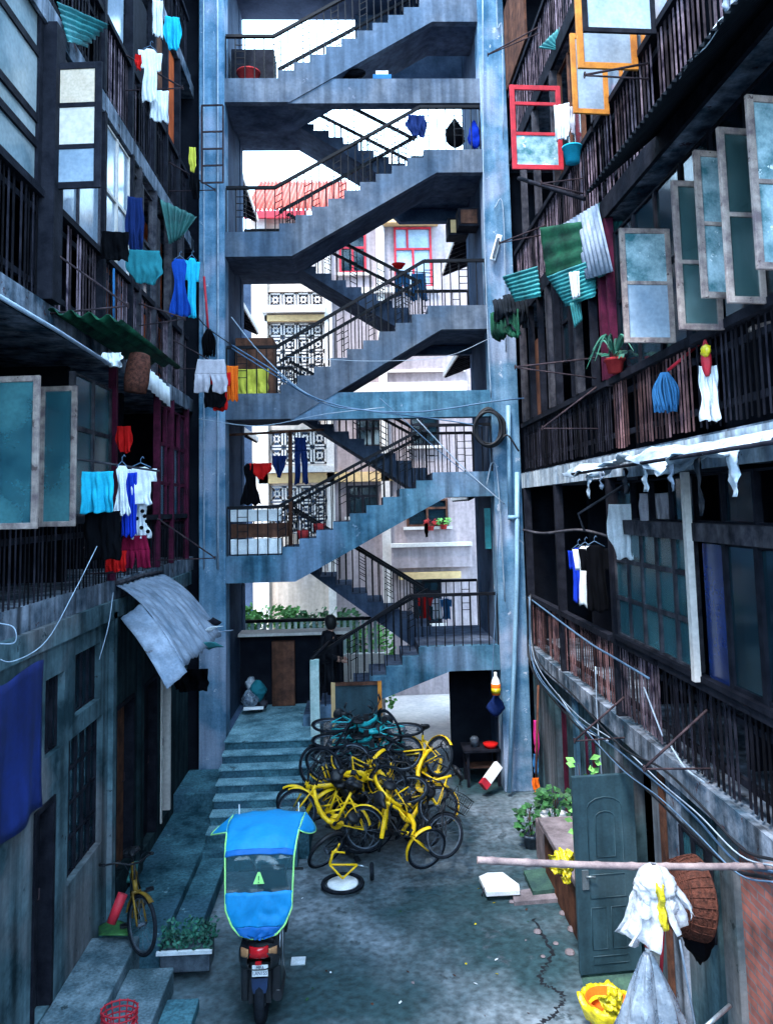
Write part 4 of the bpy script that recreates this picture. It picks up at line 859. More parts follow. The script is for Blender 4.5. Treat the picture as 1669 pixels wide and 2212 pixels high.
sv = [q(0, 0, .80), q(.01, 0, 1.12), q(.02, 0, 1.32), q(.05, 0, 1.53), q(.02, -.19, 1.38), q(.0, -.235, 1.10), q(.20, -.18, .98), q(.02, .19, 1.38), q(.0, .235, 1.10), q(.20, .18, .97)]
skin_body('jacket', sv, [(0,1),(1,2),(2,3),(3,4),(4,5),(5,6),(3,7),(7,8),(8,9)], [(.19,.20), (.17,.19), (.17,.21), (.10,.115), .088, .075, .06, .088, .075, .06], 'cloth_black', pe)
tv = [q(0, 0, .93), q(0, -.09, .88), q(.08, -.09, .50), q(.02, -.09, .12), q(0, .09, .88), q(-.02, .09, .50), q(-.15, .09, .16)]
skin_body('trousers', tv, [(0,1),(1,2),(2,3),(0,4),(4,5),(5,6)], [.14, .105, .078, .06, .105, .078, .06], 'cloth_black', pe)
for yy in (-.095, .09): 
    fx = .06 if yy < 0 else -.10
    MB().grid(lambda u, v: q(fx + .13 * cos(pi * v) , yy + .048 * sin(pi * v) * cos(2 * pi * u), .05 + .045 * sin(pi * v) * sin(2 * pi * u)), 12, 8, .006).build('shoe', 'hair', pe)
m = MB().lathe([(.001, .12), (.065, .105), (.105, .05), (.115, 0), (.112, -.07), (.09, -.14), (.05, -.18), (.001, -.19)], q(.065, 0, 1.70), 16, (-.12, 0, 1)); m.build('hair', 'hair', pe)
fa = MB(); fa.tube([q(.19, 0, 1.655), q(.215, 0, 1.63), q(.19, 0, 1.62)], [.012, .016, .008], 6); fa.tube([q(.175, -.02, 1.58), q(.185, 0, 1.578), q(.175, .02, 1.58)], .009, 6)
for s in (-1, 1): fa.tube([q(.085, s * .085, 1.68), q(.075, s * .095, 1.65), q(.085, s * .085, 1.62)], .012, 6); fa.tube([q(.172, s * .032, 1.668), q(.182, s * .032, 1.668)], .011, 6)
fa.build('face', 'skin', pe)
for s in (-1, 1):
    hd = MB(); w0 = V(q(.27, s * .155, .96)); hd.tube([w0, w0 + V((.05, 0, -.012)), w0 + V((.085, 0, -.02))], [.026, .036, .03], 8)
    for k in range(4):
        b0 = w0 + V((.08, (k - 1.5) * .018, -.02)); ln = (.055, .068, .064, .05)[k]; hd.tube([b0, b0 + V((ln * .5, 0, -.012)), b0 + V((ln * .75, 0, -.04)), b0 + V((ln * .55, 0, -.062))], [.0095, .009, .0085, .007], 6)
    hd.tube([w0 + V((.03, -s * .03, -.01)), w0 + V((.065, -s * .05, -.02)), w0 + V((.09, -s * .045, -.035))], [.012, .010, .008], 6); hd.build('hand', 'skin', pe)
MB().lathe([(.05, 0), (.075, .02), (.085, .08), (.088, .09)], q(.36, 0, .86), 14).build('bowl', 'rim_dark', pe) if False else None
# ---------------------------------------------------------------- helpers for loose things
def cat_rom(P_, n=6):
    P_ = [V(p) for p in P_]
    if len(P_) < 3: return P_
    out = []; Q = [P_[0] * 2 - P_[1]] + P_ + [P_[-1] * 2 - P_[-2]]
    for i in range(1, len(Q) - 2):
        a, b, c, d = Q[i - 1:i + 3]
        for k in range(n):
            t = k / n; out.append(.5 * (2 * b + (c - a) * t + (2 * a - 5 * b + 4 * c - d) * t * t + (3 * b - a - 3 * c + d) * t ** 3))
    return out + [P_[-1]]
def cable(pp, r, mat, label, cat='cable', group=None, name='cable', n=5):
    pts = [p if isinstance(p, V) else ay(*p) for p in pp]
    return MB().tube(cat_rom(pts), r, n).build(name, mat, label=label, cat=cat, group=group)
def stick(a, b, r, mat, name, label, cat, group=None, n=8):
    return MB().tube([a, b], r, n).build(name, mat, label=label, cat=cat, group=group)
SHAPES = {   # strips: (t0, xl0, xr0, t1, xl1, xr1) of a garment in a unit square, t downwards
    'towel': [(0, 0, 1, 1, .02, .98)],
    'shirt': [(0, .36, .64, .06, .22, .78), (.06, .22, .78, .36, .22, .78), (.36, .22, .78, 1, .18, .82), (.06, .0, .22, .40, .05, .22, 'L'), (.06, .78, 1, .40, .78, .95, 'R')],
    'long_shirt': [(0, .36, .64, .06, .24, .76), (.06, .24, .76, 1, .2, .8), (.06, .08, .24, .85, .0, .16, 'L'), (.06, .76, .92, .85, .84, 1, 'R')],
    'trousers': [(0, .12, .88, .3, .06, .94), (.3, .06, .5, 1, .02, .40), (.3, .5, .94, 1, .60, .98)],
    'shorts': [(0, .1, .9, .45, .03, .97), (.45, .03, .5, 1, 0, .43), (.45, .5, .97, 1, .57, 1)],
    'briefs': [(0, 0, 1, .3, .03, .97), (.3, .03, .97, 1, .38, .62)],
    'dress': [(0, .3, .7, .1, .15, .85), (.1, .15, .85, .4, .26, .74), (.4, .26, .74, 1, 0, 1)],
    'rag': [(0, .1, .9, .5, .0, 1), (.5, 0, 1, 1, .3, .85)],
}
def cloth(kind, rect, y, mat, name, label, cat='laundry', group=None, yaw=0.0, fold=.022, tex=None, seed=None, parent=None, part=None):
    x0, y0, x1, y1 = rect; TL = ay(x0, y0, y); BR = ay(x1, y1, y); TR = ay(x1, y0, y)
    Wd = (TR - TL).length; Hh = (ay((x0 + x1) / 2, y0, y) - ay((x0 + x1) / 2, y1, y)).length; c = (TL + TR) / 2; c.y = y
    e = V((cos(yaw), sin(yaw), 0)); n = V((-sin(yaw), cos(yaw), 0)); sd_ = seed if seed is not None else hash_(label or part or name); m = MB()
    chains = []
    for st_ in SHAPES[kind]:
        if chains and len(st_) == 6 and len(chains[-1][-1]) == 6 and abs(chains[-1][-1][3] - st_[0]) < 1e-6 and chains[-1][-1][4:6] == st_[1:3]: chains[-1].append(st_)
        else: chains.append([st_])
    for ch in chains:
        ta, tb = ch[0][0], ch[-1][3]; wmax = max(max(q_[2] - q_[1], q_[5] - q_[4]) for q_ in ch); slv = len(ch[0]) > 6
        def fn(u, v):
            t = ta + (tb - ta) * v
            for q_ in ch:
                if t <= q_[3] + 1e-9: break
            f_ = (t - q_[0]) / (q_[3] - q_[0]); f_ = f_ * f_ * (3 - 2 * f_) if len(ch) > 1 else f_
            l_ = q_[1] + (q_[4] - q_[1]) * f_; r_ = q_[2] + (q_[5] - q_[2]) * f_; s = l_ + (r_ - l_) * u
            amp = fold * (.25 + 1.3 * t); X_ = (s - .5) * Wd
            w_ = amp * (sin(s * 17 * (1 - .35 * t) + sd_ + 2.2 * t + 2 * nz(t * 2, sd_)) * .9 + nz(s * 5 + sd_, t * 2.5) * 1.5 + .5 * sin(s * 34 + sd_ * 2 - 3 * t))
            edge = (1 - abs(2 * u - 1)); 
            return c + e * (X_ + Wd * .05 * nz(t * 4, sd_, s) + .02 * nz(t * 3, sd_) * t) + n * w_ + V((0, 0, -t * Hh - .05 * Hh * sin(pi * s) * max(0, .25 - t) + Hh * (.05 * nz(s * 4, sd_ + 5) + .02 * sin(s * 17 + sd_)) * t * t))
        m.grid(fn, max(5, int(30 * wmax) + 3), max(4, int(22 * (tb - ta)) + 1), .006)
    if parent is not None: return m.build(part, mat, parent)
    o = m.build(name, mat, label=label, cat=cat, group=group)
    if kind in ('shirt', 'dress', 'long_shirt'):
        w2 = .30 * Wd; h = MB(); k_ = c + V((0, 0, .012)); h.tube([k_ - e * w2 + V((0, 0, -.05 * Hh)), k_ + V((0, 0, .03)), k_ + e * w2 + V((0, 0, -.05 * Hh))], .006, 5); h.tube([k_ + V((0, 0, .03)), k_ + V((0, 0, .07)), k_ + e * .02 + V((0, 0, .095)), k_ + e * .035 + V((0, 0, .075))], .005, 5); h.build('hanger', 'wire_blue', o)
    return o
def hash_(s): return sum((i + 1) * ord(ch) for i, ch in enumerate(s)) % 97 / 7.0
def bracket(s, w1, tip, w2, label, group='drying brackets on the tenement fronts', r=.012, mat='rust_iron', xw=3.02):
    A = ax(*w1, s * xw); B = ax(*w2, s * xw); y = (A.y + B.y) / 2; A.y = B.y = y; T = ay(*tip, y)
    t = thing('drying_bracket', label, 'bracket', tuple(A), group)
    MB().tube([A, T], r, 6).build('arm', mat, t); MB().tube([T + V((0, 0, -.004)), B], r * .8, 6).build('strut', mat, t)
    MB().tube([T + V((0, .03 * cos(a), .03 * sin(a))) for a in (0, 1, 2, 3, 4, 5)], .006, 5, closed=True).build('eye', mat, t); return T, y
GC = lambda nm, c, **k: M(nm, c, tuple(x * .75 for x in c), 5, .95, fine=.10, spec=.05, **k)
for nm, c in (('c_white', (.72, .76, .82)), ('c_cyan', (.02, .42, .62)), ('c_navy', (.008, .02, .09)), ('c_blue', (.01, .06, .34)), ('c_black', (.0022, .0026, .0042)), ('c_red', (.55, .012, .012)), ('c_maroon', (.16, .006, .03)), ('c_orange', (.75, .14, .015)), ('c_teal', (.02, .16, .20)), ('c_grey', (.42, .40, .46)), ('c_pink', (.55, .03, .22)), ('c_denim', (.03, .13, .30)), ('c_yellow', (.62, .58, .08)), ('c_royal', (.01, .04, .45))): GC(nm, c)
M('tarp_blue', (0.009, 0.026, 0.17), (0.005, 0.014, 0.09), 1.5, 0.6, streak=0.4)
M('leaf', (0.035, 0.13, 0.035), (0.012, 0.05, 0.022), 8, 0.6, island=0.5); M('leaf_light', (0.16, 0.42, 0.10), (0.08, 0.24, 0.05), 8, 0.6, island=0.4)
M('leaf_teal', (0.02, 0.13, 0.085), (0.01, 0.05, 0.04), 8, 0.6, island=0.5)
M('terracotta', (0.40, 0.04, 0.04), (0.25, 0.02, 0.025), 6, 0.7); M('wicker', (0.10, 0.036, 0.026), (0.03, 0.014, 0.012), 30, 0.8, 0.5, bscale=90)
M('bag_yellow', (0.78, 0.66, 0.02), (0.50, 0.38, 0.01), 9, 0.25, 0.9, spec=0.6, alpha=.86, bscale=24); M('bag_clear', (0.74, 0.77, 0.83), (0.36, 0.41, 0.50), 9, 0.2, 0.9, spec=0.8, alpha=.52, bscale=22)
M('bag_grey', (0.24, 0.29, 0.36), (0.10, 0.14, 0.20), 5, 0.2, 0.9, spec=0.8, alpha=.7, bscale=16)
M('pipe_blue', (0.22, 0.38, 0.52), (0.16, 0.29, 0.42), 3, 0.45, streak=.2); M('wire_white', (.30, .38, .48), (.18, .23, .31), 6, .6); M('wire_black', (.010, .012, .018), (.006, .007, .01), 6, .6); M('wire_blue', (.09, .16, .26), (.05, .10, .18), 6, .6)
M('bamboo', (0.26, 0.20, 0.20), (0.13, 0.10, 0.11), 7, 0.7, 0.2); M('lime_white', (.62, .74, .72), (.30, .46, .46), 3, .8, .3, streak=.3)
M('moss', (.06, .12, .09), (.03, .06, .06), 4, .95, .4); M('slab_stone', (.24, .20, .22), (.12, .10, .11), 4, .9, .4)
# ---------------------------------------------------------------- foliage
def leafy(name, label, cat, base, r, h, n, mat, leaf=.05, pot=None, potr=.1, poth=.14, stems=5, group=None, seed=1, up=.5):
    rr = random.Random(seed); base = V(base); t = thing(name, label, cat, tuple(base), group); z0 = 0
    if pot:
        p = MB().lathe([(.001, 0), (potr * .72, 0), (potr * .95, poth * .8), (potr * 1.08, poth * .8), (potr * 1.08, poth), (potr * .95, poth), (potr * .9, poth * .85), (.001, poth * .85)], base, 16); p.build('pot', pot, t); z0 = poth * .85
    st_ = MB(); lf = MB(); tips = []
    for i in range(stems):
        a = rr.uniform(0, 2 * pi); q1 = base + V((cos(a) * r * .3, sin(a) * r * .3, z0 + h * .5)); q2 = base + V((cos(a) * r * .8 * rr.random(), sin(a) * r * .8 * rr.random(), z0 + h * rr.uniform(.7, 1)))
        st_.tube([base + V((0, 0, z0)), q1, q2], [.008, .006, .004], 5, cap=False)
    st_.build('stem', 'wood_brown', t)
    for i in range(n):
        a = rr.uniform(0, 2 * pi); rad = r * sqrt(rr.random()); z = z0 + h * (.15 + .85 * rr.random() ** .8) ; rad *= (1.1 - .5 * abs(z / (z0 + h) - .5))
        c = base + V((cos(a) * rad, sin(a) * rad, z)); d = V((cos(a) + rr.uniform(-.6, .6), sin(a) + rr.uniform(-.6, .6), rr.uniform(-.5, up))).normalized(); w_ = d.orthogonal().normalized() * leaf * rr.uniform(.25, .42); L = leaf * rr.uniform(.7, 1.3)
        q_ = d.cross(w_).normalized() * leaf * .1
        lf.add([c, c + d * L * .5 + w_ + q_, c + d * L, c + d * L * .5 - w_ + q_], [(0, 1, 2), (0, 2, 3)])
    lf.build('foliage', mat, t); return t
def bowl(name, label, cat, c, prof, mat, n=20, group=None, axis=(0, 0, 1)): return MB().lathe(prof, c, n, axis).build(name, mat, label=label, cat=cat, group=group)
# ================================================================ LEFT SIDE
# awnings
def awn(name, label, p0, pu, pv, waves, amp, mat, sag=0., jag=0., curl=0., seed=1, group='sheet awnings on the tenement fronts', th=.004):
    return corr(p0, pu, pv, waves, amp, sag, th, jag, seed, curl).build(name, mat, label=label, cat='awning', group=group)
X3 = 3.03
awn('awning', 'teal corrugated awning drooping over the white-paned open window, top left', ax(160, 2, -X3), ax(236, 64, -2.6), ax(205, 120, -2.62) , 1, .0, 'sheet_teal') if False else None
def gsheet(pix, y, mat, name, label, waves=8, amp=.015, dirv=False, depth=.0):
    A_, B_, D_, C_ = [ay(px, py, y + (depth if k in (1, 2) else 0)) for k, (px, py) in enumerate(pix)]
    def fn(u, v):
        p = (A_ * (1 - u) + B_ * u) * (1 - v) + (C_ * (1 - u) + D_ * u) * v; s_ = v if dirv else u
        return p + V((0, -amp * sin(2 * pi * waves * s_) - .05 * sin(pi * v) * 0, .012 * nz(u * 5, v * 5, len(label))))
    return MB().grid(fn, waves * 5 if not dirv else 8, waves * 5 if dirv else 8, .005).build(name, mat, label=label, cat='awning', group='sheet awnings on the tenement fronts')
gsheet([(124, 4), (236, 54), (186, 100), (146, 90)], 7.95, 'sheet_teal', 'awning', 'faded teal corrugated awning drooping above the white-paned open window', 6, .03, True, .5)
a = V((-X3, 7.75, 7.12)); awn('awning', 'dark green corrugated awning under the left slatted balcony', a, V((-2.30, 7.75, 7.02)), V((-X3, 10.4, 7.12)), 4, .035, 'sheet_moss', sag=.0)
a = V((-X3, 4.6, 6.98)); awn('awning', 'long dark awning with a bright worn lip over the left cream casements', a, V((-X3, 7.95, 6.98)), V((-2.48, 4.6, 6.62)), 9, .012, 'sheet_dark', curl=.03)
MB().tube([V((-2.47, 4.6, 6.63)), V((-2.47, 6.5, 6.63)), V((-2.46, 7.9, 6.60))], .018, 6).build('awning_lip', 'wire_white', label='bright worn batten along the lip of the long dark left awning', cat='batten')
cloth('rag', (218, 762, 268, 792), 7.95, 'c_white', 'torn_cloth', 'torn white sheet hanging off the far end of the long dark awning', 'cloth', fold=.03)
m = MB().lathe([(.001, 0), (.12, .0), (.135, .12), (.13, .3), (.11, .42), (.06, .44), (.001, .44)], ay(292, 848, 8.6), 18, (.12, 0, 1)); m.build('straw_mat', 'wicker', label='rolled brown straw mat hanging below the dark green awning', cat='mat')
awn('awning', 'pale ribbed plastic strip hanging behind the rolled straw mat', ax(316, 790, -2.9), ax(366, 838, -2.9), ax(318, 838, -2.88), 6, .012, 'c_white')
# broken awning near the pillar
w0, w1 = ax(252, 1266, -X3), ax(350, 1240, -X3); o0, o1 = ax(398, 1440, -2.0), ax(478, 1372, -2.0)
def brk(u, v):
    p = (w0 + (w1 - w0) * u) * (1 - v) + (o0 + (o1 - o0) * u) * v; return p + V((0, 0, .14 * sin(pi * v) + .010 * sin(2 * pi * 9 * u) + .02 * nz(u * 3, v * 3, 4) + (.05 * nz(u * 9, 2) if v > .9 else 0)))
ba = thing('broken_awning', 'broken grey sheet awning sagging beside the left concrete pillar', 'awning', tuple(w0))
MB().grid(brk, 72, 16, .008).build('sheet', 'sheet_grey', ba)
MB().tube([brk(0, 0) + V((0, 0, .03)), brk(.5, 0) + V((0, 0, .04)), brk(1, 0) + V((0, 0, .03))], .028, 7).build('batten', 'wood_grey', ba)
def brk2(u, v):
    p = brk(u * .06, .35 + .65 * v) if False else (brk(0, .38) * (1 - v) + brk(0, 1.04) * v); return p + V((-.16 * u, -.26 * u, -.13 * u + .05 * sin(pi * v) + .02 * nz(u * 4, v * 4)))
MB().grid(brk2, 8, 12, .01).build('torn_flap', 'sheet_grey', ba)
for k, (u, v, sx_, mt) in enumerate(((.75, .92, .16, 'c_white'), (.55, 1.0, .2, 'sheet_teal'), (.95, .98, .18, 'sheet_grey'), (.9, .85, .12, 'wood_dark'))):
    c = brk(u, v); MB().grid(lambda a_, b_: c + V((sx_ * (a_ - .5) + .12 * b_, .05 * b_, .06 + .03 * sin(3 * a_ + k) - .08 * b_ * (k % 2) + sx_ * .4 * (a_ - .5))), 4, 4, .006).build('debris', mt, ba)
ax_ = lambda a, b: ax(a, b, -X3)
cloth('towel', (378, 1445, 450, 1492), 12.3, 'c_black', 'tarp', 'ragged black tarp hanging under the broken grey awning', 'tarp', fold=.04)
gsheet([(345, 430), (426, 468), (392, 514), (366, 528)], 12.1, 'sheet_green', 'awning', 'tattered green awning high beside the left pillar', 5, .03, False, .25)
tz1, tz0 = ax(60, 1440, -X3).z, ax(10, 1812, -X3).z
MB().grid(lambda u, v: V((-2.98 + .03 * sin(17 * u + 2 * v) * (.3 + v) + .04 * nz(u * 4, v * 3) * v, 6.0 + 1.72 * u, tz1 + .03 * sin(9 * u) - (tz1 - tz0) * v + .06 * nz(u * 3, 2.2) * v)), 36, 16, .006).build('blue_tarp', 'tarp_blue', label='blue tarpaulin curtain hung on the lower left wall', cat='tarp')
# brackets and laundry
bracket(-1, (272, 118), (395, 190), (272, 196), 'upper left iron drying bracket holding the white laundry')
bracket(-1, (365, 350), (465, 410), (365, 413), 'left iron drying bracket just below the ladder of panes on the pillar')
bracket(-1, (110, 540), (277, 660), (110, 678), 'big left iron drying bracket in front of the reflecting window')
bracket(-1, (305, 755), (398, 690), (305, 705), 'left iron drying bracket beside the dark green awning') if False else None
bracket(-1, (300, 655), (400, 688), (300, 704), 'left iron drying bracket above the dark green awning')
bracket(-1, (375, 735), (485, 795), (375, 797), 'left iron drying bracket carrying the grey shorts')
bracket(-1, (340, 1120), (465, 1205), (340, 1210), 'left iron drying bracket above the broken awning, nearest the pillar')
bracket(-1, (200, 1180), (270, 1235), (160, 1245), 'left iron drying bracket lowest over the dark slats')
for kind, rect, y, mt, nm, lb_, yw in (
    ('towel', (330, 0, 352, 80), 9.6, 'c_white', 'towel', 'white towel hanging at the very top of the left wing', .3),
    ('rag', (352, 36, 392, 108), 9.7, 'c_cyan', 'vest', 'bright blue vest hanging at the top of the left wing', .2),
    ('shirt', (300, 105, 350, 220), 9.6, 'c_white', 'shirt', 'white shirt on a wire hanger on the upper left bracket', .35),
    ('towel', (325, 195, 364, 262), 9.8, 'c_white', 'towel', 'white cloth pegged under the white shirt on the upper left bracket', .2),
    ('rag', (272, 540, 352, 612), 9.4, 'c_teal', 'cloth', 'dark teal cloth draped on the left bracket beside the reflecting window', .2),
    ('rag', (272, 425, 312, 560), 9.5, 'c_navy', 'jacket', 'dark navy jacket hanging next to the teal cloth', .4),
    ('towel', (220, 500, 278, 563), 9.0, 'c_black', 'cloth', 'black cloth hanging above the big left bracket', .2),
    ('dress', (365, 558, 412, 682), 11.2, 'c_blue', 'dress', 'long royal blue dress hanging left of the concrete pillar', .3),
    ('shirt', (398, 556, 432, 685), 11.5, 'c_cyan', 'shirt', 'pale cyan checked shirt beside the blue dress', .5),
    ('shorts', (420, 776, 492, 848), 12.0, 'c_grey', 'shorts', 'pale grey shorts hung in front of the left pillar', .1),
    ('towel', (441, 830, 488, 880), 12.05, 'c_black', 'cloth', 'black cloth hanging below the pale grey shorts', .1),
    ('shirt', (452, 800, 500, 886), 12.2, 'c_red', 'shirt', 'red shirt half hidden behind the grey shorts', -.1),
    ('towel', (490, 790, 514, 866), 12.3, 'c_orange', 'towel', 'orange towel hanging right of the grey shorts', .2),
    ('towel', (178, 1018, 246, 1108), 7.9, 'c_cyan', 'towel', 'turquoise towel hanging by the left cream casements', .05),
    ('towel', (184, 1104, 260, 1210), 8.1, 'c_black', 'skirt', 'black skirt hanging below the turquoise towel', .1),
    ('dress', (246, 1005, 282, 1112), 8.2, 'c_white', 'blouse', 'white frilled blouse next to the turquoise towel', .3),
    ('shirt', (268, 1008, 340, 1090), 8.5, 'c_white', 'shirt', 'white patterned shirt right of the turquoise towel', .2),
    ('towel', (264, 1020, 296, 1158), 8.45, 'c_royal', 'towel', 'royal blue cloth behind the white patterned shirt', .4),
    ('shorts', (262, 1156, 324, 1228), 8.6, 'c_maroon', 'shorts', 'maroon shorts below the polka dot dress', .2),
    ('towel', (228, 1190, 272, 1235), 8.5, 'c_red', 'cloth', 'red cloth corner hanging below the black skirt', .3),
    ('rag', (250, 920, 286, 978), 9.3, 'c_red', 'bag', 'red cloth bag hanging in the dark left opening', .2),
    ('rag', (408, 318, 424, 372), 12.6, 'c_yellow', 'bottle_bag', 'small yellow and clear bag clipped to a left bracket', .2),
    ('rag', (410, 375, 432, 430), 12.6, 'c_black', 'cloth', 'black cloth hanging beside the pillar above the tattered awning', .2),
    ('rag', (292, 118, 306, 150), 9.2, 'c_red', 'glove', 'small red glove pegged left of the white shirt', .2)):
    cloth(kind, rect, y, mt, nm, lb_, yaw=yw)
dd = cloth('dress', (280, 1080, 326, 1162), 8.62, 'c_white', 'dress', 'white dress with black polka dots under the patterned shirt', yaw=.2)
dm = MB()
for i, (x, y_) in enumerate(((290, 1098), (308, 1104), (322, 1096), (296, 1120), (318, 1126), (288, 1142), (306, 1140), (320, 1148), (313, 1115))):
    c = ay(x, y_, 8.56); dm.lathe([(.001, -.004), (.022, -.004), (.022, .004), (.001, .004)], c, 10, (0, 1, 0))
dm.build('dot_pattern', 'c_black', dd)
stick(ax(120, 985, -3.0), ay(345, 1018, 8.4), .012, 'wood_grey', 'laundry_pole', 'thin laundry pole carrying the turquoise towel and patterned shirt', 'pole')
MB().tube([ay(246, 580, 9.0), ay(246, 690, 9.0)], .014, 6).build('pole', 'c_denim', label='blue painted pole standing at the left slatted balcony', cat='pole')
# mop against the left pillar
mp = thing('mop', 'upside-down mop with red handle leaning on the left concrete pillar', 'mop', tuple(ay(450, 775, 13.9)))
MB().tube([ay(441, 598, 14.2), ay(450, 715, 13.95)], .022, 8).build('handle', 'paint_red', mp)
def strands(mb, c, r, L, n, rr):
    for i in range(n):
        a = rr.uniform(0, 2 * pi); k = rr.uniform(.3, 1); p = [c + V((r * .25 * cos(a), r * .25 * sin(a), 0)), c + V((r * k * cos(a), r * k * sin(a), -L * .4)), c + V((r * k * .9 * cos(a + .3), r * k * .9 * sin(a + .3), -L * rr.uniform(.8, 1)))]
        mb.tube(cat_rom(p, 4), .011, 5)
    return mb
strands(MB(), ay(451, 712, 13.95), .13, .5, 50, random.Random(3)).build('head', 'c_black', mp)
# pillar: pale pipes and ladder frame
for i, (x, r, y0) in enumerate(((470, .02, -20), (440, .014, -20))):
    cable([(x, y0, 14.42), (x + 1, 600, 14.42), (x + 1, 1230, 14.42)], r, 'wire_white', ('thicker', 'thinner')[i] + ' pale conduit running down the left concrete pillar', 'conduit', name='conduit')
f = MB()
for a_, b_ in (((436, 228), (436, 395)), ((482, 228), (482, 395))): f.beam(ay(*a_, 14.3), ay(*b_, 14.3), .03, .03)
for yy in (228, 285, 322, 358, 395): f.beam(ay(436, yy, 14.305), ay(482, yy - 1, 14.305), .028, .028)
f.build('rack', 'rust_iron', label='small ladder-like metal frame fixed high on the left pillar', cat='rack')
# ledge things
pb = thing('planter_box', 'grey trough of green herbs on the left ground edge', 'planter', tuple(az(405, 2085, .12)))
c = az(405, 2085, .12); MB().box(c + V((-.27, -.14, 0)), c + V((.27, .16, .22))).build('trough', 'rim_dark', pb, bevel=.012); MB().box(c + V((-.3, -.18, .2)), c + V((.3, -.14, .235))).build('rim', 'c_white', pb)
lf = MB(); rr = random.Random(5)
for i in range(520):
    p = c + V((rr.uniform(-.28, .3), rr.uniform(-.16, .2), .22 + .2 * rr.random() ** 1.5)); d = V((rr.uniform(-1, 1), rr.uniform(-1, 1), rr.uniform(.0, .9))).normalized(); w_ = d.orthogonal().normalized() * .016; lf.add([p, p + d * .025 + w_, p + d * .055, p + d * .025 - w_], [(0, 1, 2, 3)])
lf.build('foliage', 'leaf_teal', pb)
bm_ = thing('broom', 'red tube standing in a green leaf-shaped dustpan by the lower left wall', 'broom', tuple(az(245, 2020, .42)))
MB().tube([ay(240, 1995, 8.75), ay(266, 1930, 8.85)], [.05, .055], 10).build('tube', 'paint_red', bm_)
MB().grid(lambda u, v: az(214 + 70 * u, 2002 + 20 * v + 8 * sin(pi * u) * (1 if v > .5 else -.6), .46) + V((0, 0, .04 * sin(pi * u))), 8, 4, .01).build('pan', 'leaf', bm_)
rb_ = thing('basket', 'red wire basket at the bottom edge on the left ledge', 'basket', tuple(az(258, 2215, .42)))
c = az(258, 2222, .42); m = MB()
for k in range(4): m.tube([c + V((.16 * cos(a * pi / 10), .13 * sin(a * pi / 10), .02 + k * .05)) for a in range(20)], .008, 5, closed=True)
for a in range(14): m.tube([c + V((.12 * cos(a * pi / 7), .1 * sin(a * pi / 7), 0)), c + V((.17 * cos(a * pi / 7), .14 * sin(a * pi / 7), .18))], .006, 4)
m.build('wire', 'paint_red', rb_)
MB().obox(az(272, 1902, .36) + V((0, 0, .1)), (V((1, .2, 0)).normalized(), V((-.2, 1, .6)).normalized(), V((0, -.5, 1)).normalized()), (.3, .28, .02)).build('board', 'sheet_green', label='small green board leaning behind the parked bicycle', cat='board')
MB().box(az(640, 2080, .0) + V((-.06, -.05, .001)), az(640, 2080, 0) + V((.1, .1, .012))).build('paper', 'c_white', label='white card lying on the ground right of the scooter', cat='paper')
cable([(0, 1190, 6.6), (60, 1160, 7.0), (150, 1080, 7.7)], .006, 'wire_black', 'dark wire looping in front of the lower left slats') if False else None
cable([(-10, 1420, 6.2), (30, 1428, 6.2), (100, 1385, 6.4), (160, 1280, 6.7), (210, 1180, 7.2)], .004, 'wire_white', 'pale wire swinging across the lower left slats')
cable([(245, 1280, 8.6), (235, 1350, 8.4), (215, 1425, 8.3)], .005, 'wire_white', 'short pale string hanging under the red cloth')
cable([(-10, 1345, 6.0), (30, 1355, 6.0), (32, 1388, 6.0), (-10, 1390, 6.0)], .005, 'wire_white', 'pale hose loop at the left edge over the slats')
# ================================================================ RIGHT SIDE
# bamboo pole
q0, q1 = ay(1030, 1858, 5.85), ay(1672, 1871, 5.85); m = MB(); n = 9
pts = [q0 + (q1 - q0) * (i / 60) + V((0, 0, -.02 * sin(pi * i / 60))) for i in range(61)]
m.tube(pts, [.024 + (.005 if i % 7 == 3 else 0) for i in range(61)], 10); m.build('bamboo_pole', 'bamboo', label='long knotty bamboo pole sticking out level from the lower right wall', cat='pole')
# wrapped mop and grey plastic sheet near the camera
YB_ = 5.75
def bagsurf(rect, y, depth, seed, amp=.035):
    x0, y0, x1, y1 = rect; TL, BR = ay(x0, y0, y), ay(x1, y1, y)
    def fn(u, v):
        a = 2 * pi * u; r = sin(pi * min(.98, max(.02, v))) ** .6; c = V(((TL.x + BR.x) / 2, y, TL.z + (BR.z - TL.z) * v)); hw = abs(BR.x - TL.x) / 2
        k = 1 + .45 * nz(cos(a) * 1.6, sin(a) * 1.6 + v * 3, seed) + .28 * abs(nz(cos(a) * 4, sin(a) * 4, v * 6 + seed)) + .12 * nz(cos(a) * 9, sin(a) * 9, v * 12 + seed); r = r * (.55 + .6 * v if seed % 3 == 0 else 1)
        return c + V((hw * r * cos(a) * k, depth * r * sin(a) * k, amp * nz(a, v * 5, seed)))
    return fn
wm = thing('mop', 'mop head wrapped in a white plastic bag in front of the wicker basket', 'mop', tuple(ay(1410, 2060, YB_)))
rr = random.Random(77); pt_ = MB()
